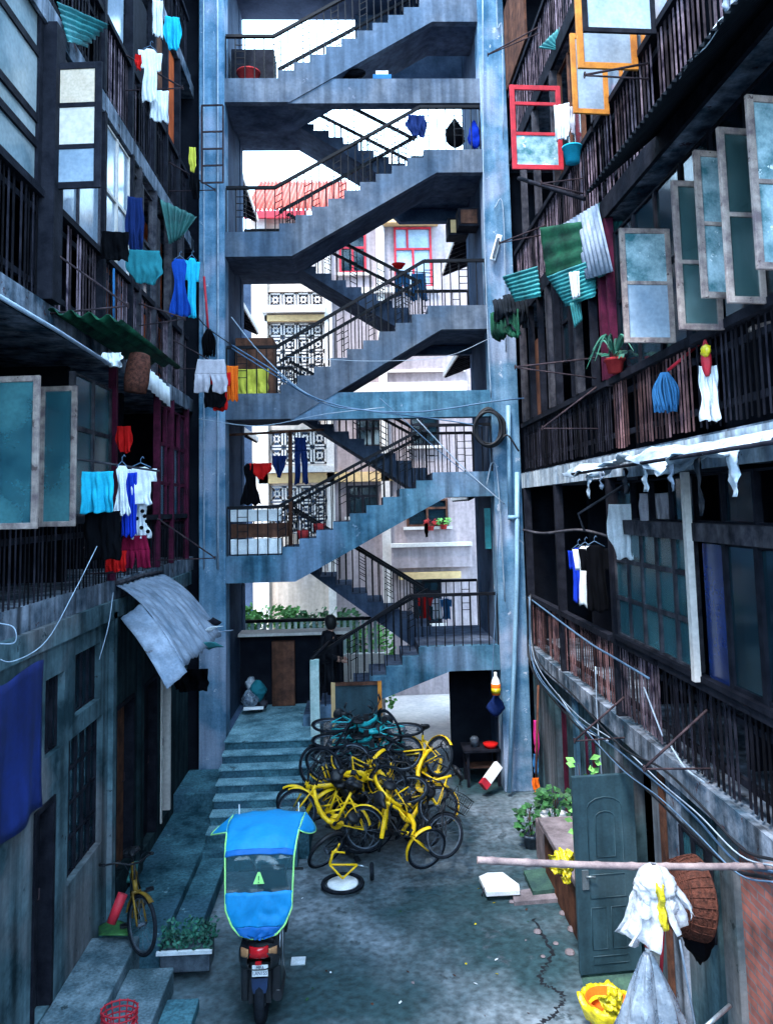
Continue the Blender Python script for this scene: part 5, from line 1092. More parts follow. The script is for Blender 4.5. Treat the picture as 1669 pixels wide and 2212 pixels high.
for k in range(8):
    a0_ = 2 * pi * k / 8 + rr.uniform(-.2, .2); L_k = rr.uniform(.22, .36) * (1.25 if cos(a0_) < -.3 else 1); w_k = rr.uniform(.2, .3); flare = rr.uniform(.35, .6)
    def petal(u, v, a0_=a0_, L_k=L_k, w_k=w_k, flare=flare, k=k):
        rad = .025 + flare * L_k * v ** .8; wd = w_k * (.3 + v) * (u - .5) * (1.15 - .5 * max(0, v - .7)); cr_ = .03 * sin(u * 11 + k) * v + .06 * nz(u * 2.5 + k, v * 2) + .012 * nz(u * 8 + k, v * 6)
        rd = V((cos(a0_), .8 * sin(a0_), 0)); td = V((-sin(a0_), cos(a0_), 0))
        return ay(1420 - 8 * v, 1885, YB_) + rd * (rad + cr_) + td * wd + V((0, 0, -L_k * v + .09 * nz(u * 2.2, k) * v + .01 * nz(v * 6, k, u * 6)))
    pt_.grid(petal, 12, 14, .002)
pt_.build('bag', 'bag_clear', wm)
MB().grid(bagsurf((1375, 1868, 1450, 1960), YB_ - .02, .10, 2, .02), 44, 26, .003).build('bag_top', 'bag_clear', wm)
MB().grid(lambda u, v: ay(1414 + 16 * u + 10 * v, 1908 + 95 * v, YB_ - .16) + V((.02 * nz(u * 4, v * 4), .05 * sin(pi * u) * -1 + .04 * nz(u * 3, v * 5), .02 * nz(u * 5, v * 2, 3))), 10, 16, .003).build('yellow_strip', 'bag_yellow', wm)
MB().tube([ay(1404, 1990, YB_), ay(1398, 2060, YB_), ay(1396, 2120, YB_ + .02)], [.022, .022, .02], 8).build('handle', 'plastic_white', wm)
MB().tube([ay(1401, 2022, YB_), ay(1399, 2046, YB_)], .027, 8).build('tape', 'terracotta', wm)
def cone(u, v):
    a = 2 * pi * u; r = .02 + .235 * v ** .8; f = 1 + .30 * (abs(sin(3.5 * a + 1.5)) - .6) * v + .38 * nz(cos(a) * 1.8, sin(a) * 1.8, v) + .18 * nz(cos(a) * 6, sin(a) * 6, v * 4)
    c = ay(1398 + 14 * v, 2055 + 210 * v, YB_ - .03); return c + V((r * f * cos(a), .8 * r * f * sin(a), -.05 * v * sin(3 * a)))
MB().grid(cone, 80, 20, .003).build('plastic_sheet', 'bag_grey', label='grey plastic sheet tied round a pole like a cone, bottom right', cat='sheet')
stick(ay(1432, 1990, 6.0), ay(1424, 2160, 5.95), .013, 'paint_red', 'red_stick', 'thin red stick behind the white plastic bag', 'stick')
stick(ay(1467, 2030, 6.1), ay(1502, 2225, 5.9), .008, 'wire_white', 'white_rod', 'thin white rod leaning beside the grey plastic sheet', 'rod')
stick(ay(1575, 2172, 5.5), ay(1515, 2225, 5.3), .014, 'steel', 'metal_rod', 'grey metal rod crossing the foot of the brick wall', 'rod')
def crumple(rect, y, d=.07, sd_=1, n=22):
    x0, y0, x1, y1 = rect; TL, BR = ay(x0, y0, y), ay(x1, y1, y); c = (TL + BR) / 2; hw, hh = abs(BR.x - TL.x) / 2, abs(TL.z - BR.z) / 2
    def fn(u, v):
        a, b = 2 * u - 1, 2 * v - 1; k = 1 / max(1, (abs(a) ** 3 + abs(b) ** 3) ** (1 / 3)); a *= k; b *= k
        e_ = max(abs(a), abs(b)); ir = 1 + .3 * nz(a * 1.6 + sd_, b * 1.6) * e_ + .25 * nz(a * 5, b * 5, sd_) * e_
        return V((c.x + a * hw * ir, y - d * (1 - e_ * e_) + .09 * nz(a * 3, b * 3, sd_ + 4) + .05 * abs(nz(a * 7, b * 7, sd_)), c.z - b * hh * ir))
    return MB().grid(fn, n, n, .004)
# wicker basket, dark bag below
wb = thing('wicker_basket', 'round brown wicker basket hanging on the lower right wall', 'basket', tuple(ay(1490, 1940, 6.9)))
c = ay(1488, 1938, 6.75); axd = V((-1, -.08, .10)).normalized()
MB().lathe([(.001, .20), (.17, .19), (.24, .14), (.29, .05), (.31, -.06), (.32, -.06), (.32, -.075), (.29, -.075), (.27, .03), (.001, .12)], c, 30, axd).build('weave', 'wicker', wb)
m = MB(); u_ = axd.orthogonal().normalized(); v_ = axd.cross(u_)
for rr_, h_ in [(.02 + .0122 * k, .205 - .0006 * k ** 1.2 - (.00055 * max(0, k - 12) ** 2.2)) for k in range(22)] + [(.295, .04), (.302, .01), (.31, -.03)]:
    m.tube([c + axd * h_ + (u_ * cos(i * pi / 14) + v_ * sin(i * pi / 14)) * rr_ for i in range(28)], .005, 4, closed=True)
for i in range(26):
    a = i * 2 * pi / 26; d_ = u_ * cos(a) + v_ * sin(a); m.tube([c + axd * .203 + d_ * .05, c + axd * .195 + d_ * .17, c + axd * .145 + d_ * .245, c + axd * .05 + d_ * .295, c - axd * .06 + d_ * .318], .004, 4)
m.build('hoop', 'wicker', wb)
MB().grid(bagsurf((1478, 1960, 1535, 2075), 6.75, .12, 7, .03), 22, 14, .006).build('black_bag', 'c_black', label='black bag hanging under the brown wicker basket', cat='bag')
# orange bucket with yellow bag
bk_ = thing('bucket', 'orange bucket lined with a crumpled yellow plastic bag on the ground', 'bucket', tuple(az(1312, 2235, 0)))
c = az(1312, 2235, 0); MB().lathe([(.001, 0), (.15, 0), (.19, .3), (.2, .3), (.2, .33), (.185, .33), (.15, .03), (.001, .03)], c, 22).build('tub', 'c_orange', bk_)
def rimbag(u, v):
    a = 2 * pi * u; k = 1 + .12 * sin(5 * a) + .5 * nz(cos(a) * 2.2, sin(a) * 2.2, 9 + v) + .25 * nz(cos(a) * 7, sin(a) * 7, v * 4); r = .20 + .05 * sin(pi * v) * k + (.0 if v < .5 else .015); z = .30 + .09 * k * sin(pi * min(1, v * 1.0)) - .14 * v * (1 + .8 * nz(cos(a) * 1.5, sin(a) * 1.5, 3)) - (.0 if v > .2 else .06)
    return c + V((r * cos(a) * (1.0 - .25 * (1 - v) ** 3), r * sin(a) * (1 - .25 * (1 - v) ** 3), z))
MB().grid(rimbag, 80, 20, .003).build('liner', 'bag_yellow', bk_)
crumple((1296, 2140, 1346, 2196), c.y - .21, .04, 11).build('liner_flap', 'bag_yellow', bk_)
# masonry planter / bench along the right wall
bn = thing('stone_bench', 'low masonry bench with pale stone top and red-brown sides behind the steel door', 'bench', (2.75, 10.2, 0))
MB().box((2.47, 9.3, 0), (3.08, 11.2, .72)).build('base', 'wood_brown', bn, bevel=.01); MB().box((2.40, 9.25, .72), (3.09, 11.25, .80)).build('top', 'slab_stone', bn, bevel=.012)
crumple((1186, 1836, 1244, 1886), 9.2, .1, 4).build('yellow_bag', 'bag_yellow', label='yellow plastic bag slumped on the bench corner behind the steel door', cat='bag')
crumple((1212, 1868, 1234, 1910), 9.12, .02, 6, 14).build('yellow_bag', 'bag_yellow', label='narrow end of yellow plastic hanging down the bench side', cat='bag')
# plants
leafy('potted_plant', 'leafy green plant in a dark pot on the ground left of the bench', 'plant', az(1148, 1830, 0), .18, .42, 90, 'leaf', .12, 'rim_dark', .14, .2, 6, 'plants by the right wall', 3)
leafy('potted_plant', 'green plant in a white bowl at the far end of the bench', 'plant', (2.72, 11.6, .55), .2, .34, 80, 'leaf', .12, 'plastic_white', .19, .15, 5, 'plants by the right wall', 4)
MB().box((2.5, 11.3, 0), (3.0, 11.9, .55)).build('plinth_block', 'slab_stone', label='rough stone block under the white plant bowl', cat='block', bevel=.02)
leafy('vine', 'pale green broad-leaved vine over the top of the steel door', 'plant', (2.62, 9.55, .8), .15, 1.3, 42, 'leaf_light', .12, None, 0, 0, 3, 'plants by the right wall', 6)
leafy('seedling', 'pale green broad leaf sprouting from the bench top', 'plant', (2.62, 9.4, .80), .14, .18, 10, 'leaf_light', .16, None, 0, 0, 2, 'plants by the right wall', 8)
# foam sheet on mossy boards
def slabpoly(pix, z, th, mat, name, label, cat, parent=None):
    P_ = [az(x, y, z) for x, y in pix]; return MB().prism([(p.x, p.y) for p in P_], (0, 0, z), (1, 0, 0), (0, 1, 0), (0, 0, -th)).build(name, mat, label=label, cat=cat)
slabpoly([(1130, 1880), (1245, 1868), (1255, 1915), (1150, 1925)], .10, .05, 'moss', 'paving_slab', 'mossy slab lying flat at the foot of the bench', 'slab')
slabpoly([(1105, 1925), (1240, 1905), (1245, 1938), (1110, 1948)], .05, .05, 'slab_stone', 'paving_slab', 'brownish slab under the white foam board', 'slab')
slabpoly([(1034, 1893), (1052, 1885), (1085, 1884), (1120, 1910), (1122, 1924), (1050, 1928)], .12, .05, 'plastic_white', 'foam_board', 'broken white foam board lying on the slabs', 'board')
stick(az(1040, 1935, .02), az(1046, 1918, .12), .012, 'wood_grey', 'wood_scrap', 'small wood scrap beside the foam board', 'scrap')
rr = random.Random(11)
for i, (x, y, s_) in enumerate(((1215, 1975, .05), (1235, 2010, .06), (1200, 2040, .035), (1160, 2015, .05), (1230, 2060, .06), (1172, 2068, .03), (1105, 1950, .04))):
    c = az(x, y, 0); MB().lathe([(.001, 0), (s_, .01), (s_ * .8, s_ * .6), (.001, s_ * .8)], c, 7, smooth=False).build('rubble', 'slab_stone', label='stone lump in the rubble along the right wall', cat='rubble', group='rubble along the right wall')
slabpoly([(1250, 2080), (1395, 2068), (1400, 2150), (1262, 2150)], .008, .01, 'moss', 'moss_patch', '', '')['kind'] = 'structure'
# cracked concrete edge by the right wall
m = MB(); cr = cat_rom([az(x, y, .0) for x, y in ((1150, 1985), (1190, 2060), (1165, 2115), (1215, 2150), (1195, 2190), (1160, 2220))], 4)
rr = random.Random(6); fine_ = cat_rom(cr, 5); cv, cf = [], []
for i, p in enumerate(fine_):
    t_ = (fine_[min(i + 1, len(fine_) - 1)] - fine_[max(i - 1, 0)]); t_.z = 0; t_.normalize(); sd2 = V((-t_.y, t_.x, 0)); w_ = rr.uniform(.006, .028); j_ = sd2 * rr.uniform(-.03, .03)
    cv += [p + j_ - sd2 * w_ + V((0, 0, .003)), p + j_ + sd2 * w_ + V((0, 0, .003))]
    if i: cf.append((2 * i - 2, 2 * i, 2 * i + 1, 2 * i - 1))
MB().add(cv, cf).build('ground_crack', 'wire_black', kind='structure')
# pipe on right pillar
dp = thing('drainpipe', 'pale blue drainpipe running down the right concrete pillar with an offset elbow', 'pipe', tuple(ay(1100, 1712, 14.4)))
MB().tube([ay(1097, 876, 14.42), ay(1101, 1116, 14.42)], .04, 10).build('upper_pipe', 'pipe_blue', dp)
MB().tube([ay(1096, 1118, 14.40), ay(1120, 1118, 14.40)], .045, 10).build('elbow', 'pipe_blue', dp)
MB().tube([ay(1116, 1020, 14.40), ay(1116, 1250, 14.4), ay(1110, 1440, 14.38), ay(1099, 1712, 14.3)], .042, 10).build('lower_pipe', 'pipe_blue', dp)
for i, pts in enumerate((((1042, -10), (1044, 420), (1052, 700), (1060, 860)), ((1072, -10), (1074, 60), (1084, 65), (1086, 300)), ((1066, 450), (1086, 452), (1092, 760)), ((1050, 1050), (1062, 1000), (1075, 1040), (1090, 1300)))):
    cable([(x, y, 14.42) for x, y in pts], .011, 'wire_white', ('pale conduit down the inner edge of the right pillar', 'pale conduit near the top of the right pillar', 'pale conduit by the lamp fitting on the right pillar', 'pale looped wire low on the right pillar')[i], 'conduit', name='conduit')
cable([(1078, 1120, 14.3), (1070, 1300, 14.2), (1062, 1468, 14.2)], .01, 'wire_blue', 'dark blue cord hanging down to the bottle', 'cord', name='cord')
for x, y in ((1096, 1420), (1100, 1460)): pass
# lamp fitting
lf_ = thing('lamp_fitting', 'tilted white lamp batten fixed on the right concrete pillar', 'lamp', tuple(ay(1070, 560, 14.4)))
MB().beam(ay(1078, 508, 14.4), ay(1063, 562, 14.4), .1, .07, up=(0, 1, 0)).build('batten', 'plastic_white', lf_); MB().beam(ay(1076, 514, 14.34), ay(1065, 556, 14.34), .05, .03, up=(0, 1, 0)).build('tube', 'rim_dark', lf_)
# coil of black cable
m = MB()
for k in range(8): m.tube([ay(1057 + (30 + 9 * nz(k * .37, .4) + 3 * nz(a * .3, k * .6)) * cos(a * pi / 12) + 9 * nz(k * .37, 4.3), 924 + (37 + 9 * nz(k * .41, 2.2)) * sin(a * pi / 12) + 8 * nz(k * .53, 7.7), 14.2 + .025 * k) for a in range(24)], .022, 6, closed=True)
m.tube(cat_rom([ay(1075, 958, 14.25), ay(1095, 940, 14.2), ay(1120, 975, 14.2)]), .018, 6); m.build('cable_coil', 'wire_black', label='coil of black cable hung on the right pillar', cat='cable')
# bottle, table and box under the landing
bo_ = thing('bottle', 'orange drink bottle hanging by a cord under the right landing', 'bottle', tuple(ay(1070, 1500, 14.1)))
c = ay(1071, 1502, 14.2); MB().lathe([(.001, 0), (.075, .01), (.08, .12), (.08, .2), (.001, .2)], c, 14).build('drink', 'c_orange', bo_); MB().lathe([(.081, .05), (.083, .05), (.083, .13), (.081, .13)], c, 14).build('label_band', 'bag_yellow', bo_); MB().lathe([(.08, .2), (.06, .28), (.025, .34), (.025, .4), (.001, .4)], c, 14).build('neck', 'plastic_white', bo_)
MB().grid(bagsurf((1052, 1502, 1088, 1546), 14.35, .12, 15, .02), 16, 10, .006).build('blue_bag', 'c_navy', label='dark blue bag hanging below the orange bottle', cat='bag')
tb = thing('low_table', 'dark low table with clutter under the right landing', 'table', (2.2, 15.0, 0))
MB().box((1.85, 14.75, .62), (2.52, 15.3, .66)).build('top', 'wood_dark', tb)
for x in (1.9, 2.46):
    for y in (14.8, 15.24): MB().box((x, y, 0), (x + .05, y + .05, .62)).build('leg', 'wood_dark', tb)
MB().box((1.93, 14.9, .3), (2.46, 15.2, .33)).build('shelf', 'wood_brown', tb)
MB().lathe([(.001, 0), (.1, 0), (.14, .08), (.001, .08)], (2.36, 14.9, .665), 16).build('bowl', 'c_red', label='red bowl on the low table under the right landing', cat='bowl')
MB().lathe([(.001, 0), (.07, 0), (.08, .14), (.05, .18), (.001, .18)], (2.08, 15.0, .665), 14).build('jar', 'rim_dark', label='grey jar on the low table under the right landing', cat='jar')
bx = thing('carton', 'white and red carton leaning against the low table', 'box', tuple(ay(1062, 1690, 14.3)))
MB().beam(ay(1050, 1688, 14.35), ay(1076, 1652, 14.55), .15, .10, up=(0, 1, 0)).build('sleeve', 'plastic_white', bx); MB().beam(ay(1042, 1699, 14.29), ay(1051, 1687, 14.35), .155, .105, up=(0, 1, 0)).build('end', 'paint_red', bx)
cloth('rag', (1150, 1555, 1162, 1630), 14.0, 'c_pink', 'cloth', 'pink cloth hanging right of the right concrete pillar')
cloth('rag', (1150, 1628, 1162, 1672), 14.0, 'c_denim', 'cloth', 'blue cloth hanging below the pink cloth')
stick(ay(1162, 1480, 13.9), ay(1156, 1712, 13.7), .02, 'wood_brown', 'broom', 'brown broom leaning beside the right pillar', 'broom')
cloth('rag', (1148, 1680, 1164, 1712), 13.6, 'c_orange', 'cloth', 'orange rag at the foot of the brown broom')
# cable bundle along the lower right slab
for i, (dx, dy, r, mt) in enumerate(((0, 0, .011, 'wire_blue'), (6, -12, .007, 'wire_white'), (-8, 12, .014, 'wire_black'), (4, 22, .007, 'wire_blue'), (10, -24, .012, 'wire_black'))):
    pts = [ax(x + dx * k, y + dy * k + wv, 2.9 - .03 * i) for (x, y, k, wv) in ((1142, 1290, .3, 0), (1150, 1430, .6, 0), (1230, 1530, .8, 12 * 1.8 * nz(i * .37, 1.3)), (1330, 1620, 1, 18 * 1.8 * nz(i * .37, 2.3)), (1420, 1700, 1, 22 * 1.8 * nz(i * .37, 3.3)), (1500, 1780, 1.2, 20 * 1.8 * nz(i * .37, 4.3)), (1590, 1852, 1.2, 10), (1675, 1885, 1, 0))]
    cable(pts, r, mt, ('thick blue-grey cable in the bundle sagging along the lower right slab', 'pale cable at the top of the sagging bundle on the lower right slab', 'black cable at the bottom of the sagging bundle on the lower right slab', 'pale cable low in the sagging bundle on the lower right slab', 'black cable uppermost on the lower right slab edge')[i], group='cable bundle along the lower right slab')
for i, (pts, y) in enumerate(((((1285, 1440), (1290, 1560), (1300, 1690)), 8), (((1205, 1500), (1255, 1570), (1312, 1600)), 9), (((1390, 1485), (1430, 1590)), 7.6), (((1448, 1612), (1480, 1660), (1520, 1690)), 7.1))):
    cable([ax(a, b, 2.97) for a, b in pts], .009, 'wire_white', ('pale wire hanging straight down the lower right slats', 'pale wire slanting over the red-brown right slats', 'short pale wire under the many-paned right window', 'pale curved wire nearest us on the lower right slats')[i], group='loose wires on the lower right slats')
cable([ax(1140, 1290, 2.98), ax(1260, 1380, 2.98), ax(1325, 1420, 2.98), ax(1400, 1465, 2.98)], .014, 'wire_blue', 'blue-grey cable lying along the lower right balcony rail')
# brackets right
bracket(1, (1180, 10), (1053, 118), (1145, 117), 'top right iron drying bracket pointing at the tower'); bracket(1, (1170, 240), (1105, 265), (1180, 290), 'x') if False else None
bracket(1, (1400, 135), (1262, 162), (1400, 172), 'right iron drying bracket under the orange window')
bracket(1, (1260, 420), (1168, 396), (1260, 384), 'right iron drying bracket above the pale corrugated sheet')
bracket(1, (1190, 470), (1078, 525), (1170, 520), 'right iron drying bracket reaching the lamp batten')
bracket(1, (1290, 770), (1112, 793), (1282, 820), 'right iron drying bracket with a white tip over the posts')
bracket(1, (1270, 845), (1170, 925), (1310, 920), 'right iron drying bracket low on the brown slats beside the posts')
bracket(1, (1340, 1500), (1240, 1600), (1360, 1600), 'right iron drying bracket on the lowest red-brown slats')
bracket(1, (1520, 1530), (1390, 1660), (1540, 1665), 'nearest right iron drying bracket on the lowest slats')
m = MB().tube([ax(1262, 430, 3.0), ay(1120, 385, 11.0)], .03, 7); m.build('pole', 'wood_dark', label='dark pole jutting from the right wing below the red window', cat='pole')
# awnings right
a = V((3.02, 3.6, 8.62)); awn('awning', 'large dark corrugated awning with a notched edge above the right casements', a, V((3.02, 7.35, 8.72)), V((2.28, 3.6, 8.0)), 42, .016, 'sheet_dark')
a = ax(1262, 395, X3)
awn('corrugated_sheet', 'pale corrugated sheet leaning on the right wing above the green awning', ax(1190, 500, 2.98), ax(1290, 440, 2.98), ax(1212, 620, 2.96), 14, .02, 'sheet_grey')
a0 = ax(1165, 492, 2.6); b0 = ax(1285, 470, 2.95)
gsheet([(1165, 492), (1285, 474), (1286, 560), (1180, 600)], 10.2, 'sheet_moss', 'awning', 'dark green tarpaulin awning high between the right posts', 3, .02, True, -.5)
gsheet([(1180, 598), (1286, 558), (1286, 640), (1222, 662)], 10.0, 'sheet_teal', 'awning', 'ribbed teal lower half of the green awning between the right posts', 9, .018, True, -.4)
gsheet([(1084, 598), (1160, 575), (1168, 640), (1112, 652)], 12.6, 'sheet_teal', 'awning', 'small teal corrugated awning nearest the right pillar', 7, .02, True, -.4)
gsheet([(1230, 655), (1252, 650), (1258, 690), (1240, 708)], 9.9, 'sheet_teal', 'awning', 'narrow torn teal strip hanging under the green awning', 4, .012)
gsheet([(1228, 590), (1250, 585), (1252, 640), (1236, 648)], 9.6, 'c_white', 'awning', 'torn white scrap on the green awning', 2, .02)
gsheet([(1352, 470), (1412, 452), (1402, 600), (1348, 610)], 8.6, 'sheet_grey', 'awning', 'pale ribbed sheet standing left of the first right casement', 9, .012) if False else None
gsheet([(1292, 440), (1346, 420), (1340, 585), (1292, 600)], 9.2, 'sheet_teal', 'awning', 'tall pale teal ribbed sheet left of the first right casement', 9, .012)
gsheet([(1162, 104), (1236, 30), (1236, 105), (1200, 108)], 10.8, 'sheet_teal', 'awning', 'pale teal fan-shaped awning at the top left of the orange window', 10, .015)
tbn = thing('tarp_bundle', 'dark ragged tarp bundle hanging beside the right pillar', 'tarp', tuple(ay(1092, 745, 13.2)))
for k, (x0, y0, x1, y1, dz) in enumerate(((1062, 640, 1128, 700, .0), (1058, 668, 1120, 748, .12), (1085, 630, 1132, 735, -.1))):
    A_, B_, D_ = ay(x0, y0 + 8, 13.1 + dz), ay(x1, y0, 13.1 - dz), ay(x0 + 6, y1, 13.0 + dz)
    corr(A_, B_, D_, 7, .025, .06, .004, .45, k + 2, .35).build('tarp_fold', 'sheet_dark' if k != 1 else 'sheet_moss', tbn)
# torn white sheet awning over level one
def tw(u, v):
    y = 4.2 + 4.6 * u; return V((3.0 - (.62 + .16 * nz(u * 14, 3.3) + .07 * nz(u * 45, 1.7)) * v, y, 5.60 - .14 * v - .05 * sin(9 * u) * v - .11 * nz(u * 9, v * 4, 2) * v - .07 * nz(u * 26, v * 5, 8) * v - (.22 * max(0, 1 - abs(u - .42) / .09) * v)))
MB().grid(tw, 130, 12, .006).build('awning', 'slab_white', label='torn white sheet awning sagging over the many-paned right window', cat='awning', group='sheet awnings on the tenement fronts')
MB().tube([V((2.36, 4.2, 5.42)), V((2.36, 8.85, 5.42))], .016, 6).build('batten', 'wood_dark', label='dark batten under the torn white awning', cat='batten')
MB().tube([V((3.02, 8.8, 5.3)), V((2.5, 8.9, 4.98)), V((2.55, 8.85, 4.78))], .016, 6).build('pole', 'wood_grey', label='bent pale pole under the end of the torn white awning', cat='pole')
rr = random.Random(19)
for i in range(7):
    yy = 4.9 + .55 * i + rr.uniform(-.15, .15); w_ = rr.uniform(.05, .16); hh = rr.uniform(.15, .4)
    MB().grid(lambda u, v: V((2.40 + .05 * nz(u * 3 + i, v * 3), yy + w_ * (u - .5) * (1 - .6 * v), 5.40 - hh * v + .03 * nz(u * 5, i * .7))), 5, 8, .004).build('torn_strip', ('slab_white', 'sheet_dark', 'sheet_grey')[i % 3], label='torn strip dangling from the edge of the torn white awning', cat='strip', group='torn strips under the white awning')
gl = lambda *p: [V(q_) for q_ in p]
cable([ay(1130, 1145, 11.5), ay(1175, 1152, 11.2), ay(1255, 1145, 10.8), ay(1345, 1168, 10.2)], .02, 'wood_grey', 'bent pale pole carrying the shirts in the dark right opening', 'pole', name='laundry_pole')
for kind, rect, y, mt, nm, lb_, yw in (
    ('shirt', (1248, 1176, 1318, 1318), 9.9, 'c_black', 'shirt', 'black T-shirt hanging in the dark right opening', -.2),
    ('shirt', (1236, 1178, 1290, 1312), 10.2, 'c_white', 'shirt', 'white shirt hanging behind the black T-shirt', -.2),
    ('shirt', (1226, 1182, 1270, 1300), 10.5, 'c_royal', 'shirt', 'deep blue shirt behind the white shirt', -.2),
    ('rag', (1308, 1088, 1374, 1206), 8.9, 'c_white', 'cloth', 'white cloth twisted on the arm by the many-paned window', -.4),
    ('towel', (1380, 1065, 1440, 1148), 8.3, 'c_grey', 'curtain', 'grey torn curtain above the many-paned window', -.5),
    ('rag', (876, 248, 922, 296), 14.2, 'c_navy', 'jeans', 'dark blue jeans thrown over the upper stair handrail', .1),
    ('trousers', (850, 585, 886, 640), 17.3, 'c_denim', 'jeans', 'blue jeans hanging behind the middle flight', .1),
    ('trousers', (884, 590, 922, 650), 17.3, 'c_denim', 'jeans', 'second pair of blue jeans further right behind the middle flight', -.1),
    ('dress', (519, 1000, 563, 1090), 15.2, 'c_black', 'dress', 'black speckled dress hanging on the left lower landing', .1),
    ('briefs', (538, 1000, 588, 1036), 15.2, 'c_red', 'briefs', 'red briefs hanging on the left lower landing', .0),
    ('briefs', (588, 984, 618, 1032), 15.2, 'c_navy', 'briefs', 'navy underwear next to the red briefs', .2),
    ('trousers', (634, 944, 664, 1046), 15.0, 'c_navy', 'trousers', 'navy trousers hanging right of the brown pole', .2),
    ('shirt', (900, 1288, 934, 1340), 18.6, 'c_red', 'shirt', 'red shirt in the rear yard seen under the lowest landing', .0),
    ('shirt', (928, 1292, 958, 1336), 18.8, 'c_white', 'shirt', 'pale shirt beside the red shirt in the rear yard', .0),
    ('shirt', (950, 1292, 976, 1338), 18.7, 'c_denim', 'shirt', 'blue shirt beside the pale shirt in the rear yard', .0),
    ('rag', (916, 1130, 924, 1160), 17.4, 'c_black', 'sock', 'dark sock dangling in front of the flowerpots', .0),
    ('towel', (1196, 225, 1228, 300), 10.2, 'c_white', 'towel', 'white cloth hanging just right of the red window', -.4),
    ('rag', (1228, 230, 1240, 290), 10.0, 'c_grey', 'cloth', 'grey cloth next to the white cloth by the red window', -.4)):
    cloth(kind, rect, y, mt, nm, lb_, yaw=yw)
# mop and bag on the right brown slats
rm = thing('mop', 'blue fluffy mop with red handle hung on the right brown slats', 'mop', tuple(ay(1432, 890, 7.3)))
MB().tube([ay(1442, 800, 7.3), ay(1522, 732, 7.1)], .016, 8).build('handle', 'paint_red', rm); strands(MB(), ay(1434, 806, 7.3), .12, .38, 90, random.Random(8)).build('head', 'c_denim', rm)
hb_ = thing('hanging_bag', 'white cloth bag with red and yellow top hung on the right brown slats', 'bag', tuple(ay(1525, 900, 6.4)))
MB().grid(bagsurf((1512, 735, 1536, 812), 6.4, .05, 3, .015), 16, 10, .005).build('top', 'paint_red', hb_); cloth('towel', (1507, 790, 1546, 908), 6.42, 'c_white', '', '', parent=hb_, part='body', fold=.03)
MB().grid(bagsurf((1514, 745, 1532, 770), 6.35, .05, 5, .01), 14, 8, .004).build('band', 'bag_yellow', hb_)
MB().tube([ay(1614, 714, 6.0), ay(1624, 711, 5.97), ay(1650, 705, 5.9), ay(1690, 695, 5.8)], [.015, .03, .032, .03], 10).build('padded_roll', 'wood_cream', label='pale padded roll on the right balcony rail at the picture edge', cat='roll')
leafy('spider_plant', 'arching plant in a red pot on the right balcony rail', 'plant', ax(1328, 806, 2.98), .1, .12, 12, 'leaf_teal', .12, 'terracotta', .11, .17, 3, None, 5)
c = ax(1328, 806, 2.98) + V((0, 0, .2)); m = MB(); rr = random.Random(4)
for i in range(16):
    a = rr.uniform(0, 2 * pi); L = rr.uniform(.3, .55); pts = cat_rom([c, c + V((cos(a) * L * .4, sin(a) * L * .4, .22)), c + V((cos(a) * L, sin(a) * L, .05 - .2 * rr.random()))], 5); m.tube(pts, [.012] * (len(pts) - 3) + [.009, .006, .002], 4)
sp = bpy.data.objects['spider_plant']; m.build('blade', 'leaf_teal', sp)
bowl('bucket', 'small blue bucket on the right ledge below the red window', 'bucket', ax(1236, 352, 2.9), [(.001, 0), (.09, 0), (.12, .2), (.13, .2), (.13, .22), (.11, .22), (.085, .02), (.001, .02)], 'c_cyan')
# ================================================================ STAIR TOWER THINGS
bowl('basin', 'red plastic basin on the top left landing', 'basin', (ay(537, 168, 14.85).x, 14.85, 13.41), [(.001, 0), (.16, 0), (.22, .26), (.235, .26), (.235, .29), (.21, .29), (.15, .02), (.001, .02)], 'terracotta')
MB().box((-2.36, 15.1, 13.41), (-1.5, 15.6, 14.35)).build('crate', 'wood_dark', label='dark crate behind the red basin on the top left landing', cat='crate', bevel=.02)
MB().box((-2.38, 15.6, 7.27), (-1.62, 16.3, 8.55)).build('cabinet', 'wood_brown', label='dark red cabinet on the left landing below the lattice', cat='cabinet', bevel=.02)
cloth('towel', (512, 797, 580, 852), 14.75, 'c_yellow', 'sheet', 'yellow-green sheet hung behind the left landing railing', 'sheet', fold=.03)
pb2 = thing('planter_box', 'white and brown planter boxes behind the lower left railing', 'planter', (-1.9, 15.0, 4.28))
for z0, z1, mt, nm in ((4.30, 4.58, 'plastic_white', 'lower_box'), (4.60, 4.86, 'wood_brown', 'middle_board'), (4.9, 5.12, 'plastic_white', 'upper_box')): MB().box((XL0 + .05, 14.75 + (.05 if 'mid' in nm else 0), z0), (-1.42 if nm != 'middle_board' else -1.3, 15.0, z1)).build(nm, mt, pb2, bevel=.01)
for i, (x, y) in enumerate(((655, 1165), (690, 1150))): bowl('flowerpot', ('left', 'right')[i] + ' red flowerpot of two on the lower flight steps', 'flowerpot', ay(x, y, 15.0 + .2 * i), [(.001, 0), (.09, 0), (.12, .17), (.1, .17), (.001, .16)], 'terracotta', group='flowerpots on the lower flight')
bag = lambda rect, y, d, mt, nm, lb_, sd_: MB().grid(bagsurf(rect, y, d, sd_, .03), 22, 14, .006).build(nm, mt, label=lb_, cat='bag')
bag((960, 258, 1004, 318), 14.85, .14, 'c_black', 'bag', 'black bag hanging inside the upper right landing railing', 3); bag((1008, 262, 1040, 320), 14.8, .12, 'c_royal', 'bag', 'shiny blue bag next to the black bag on the upper right landing', 6)
bag((735, 150, 790, 170), 14.75, .15, 'c_black', 'bag', 'black bundle lying on the top cross beam', 9)
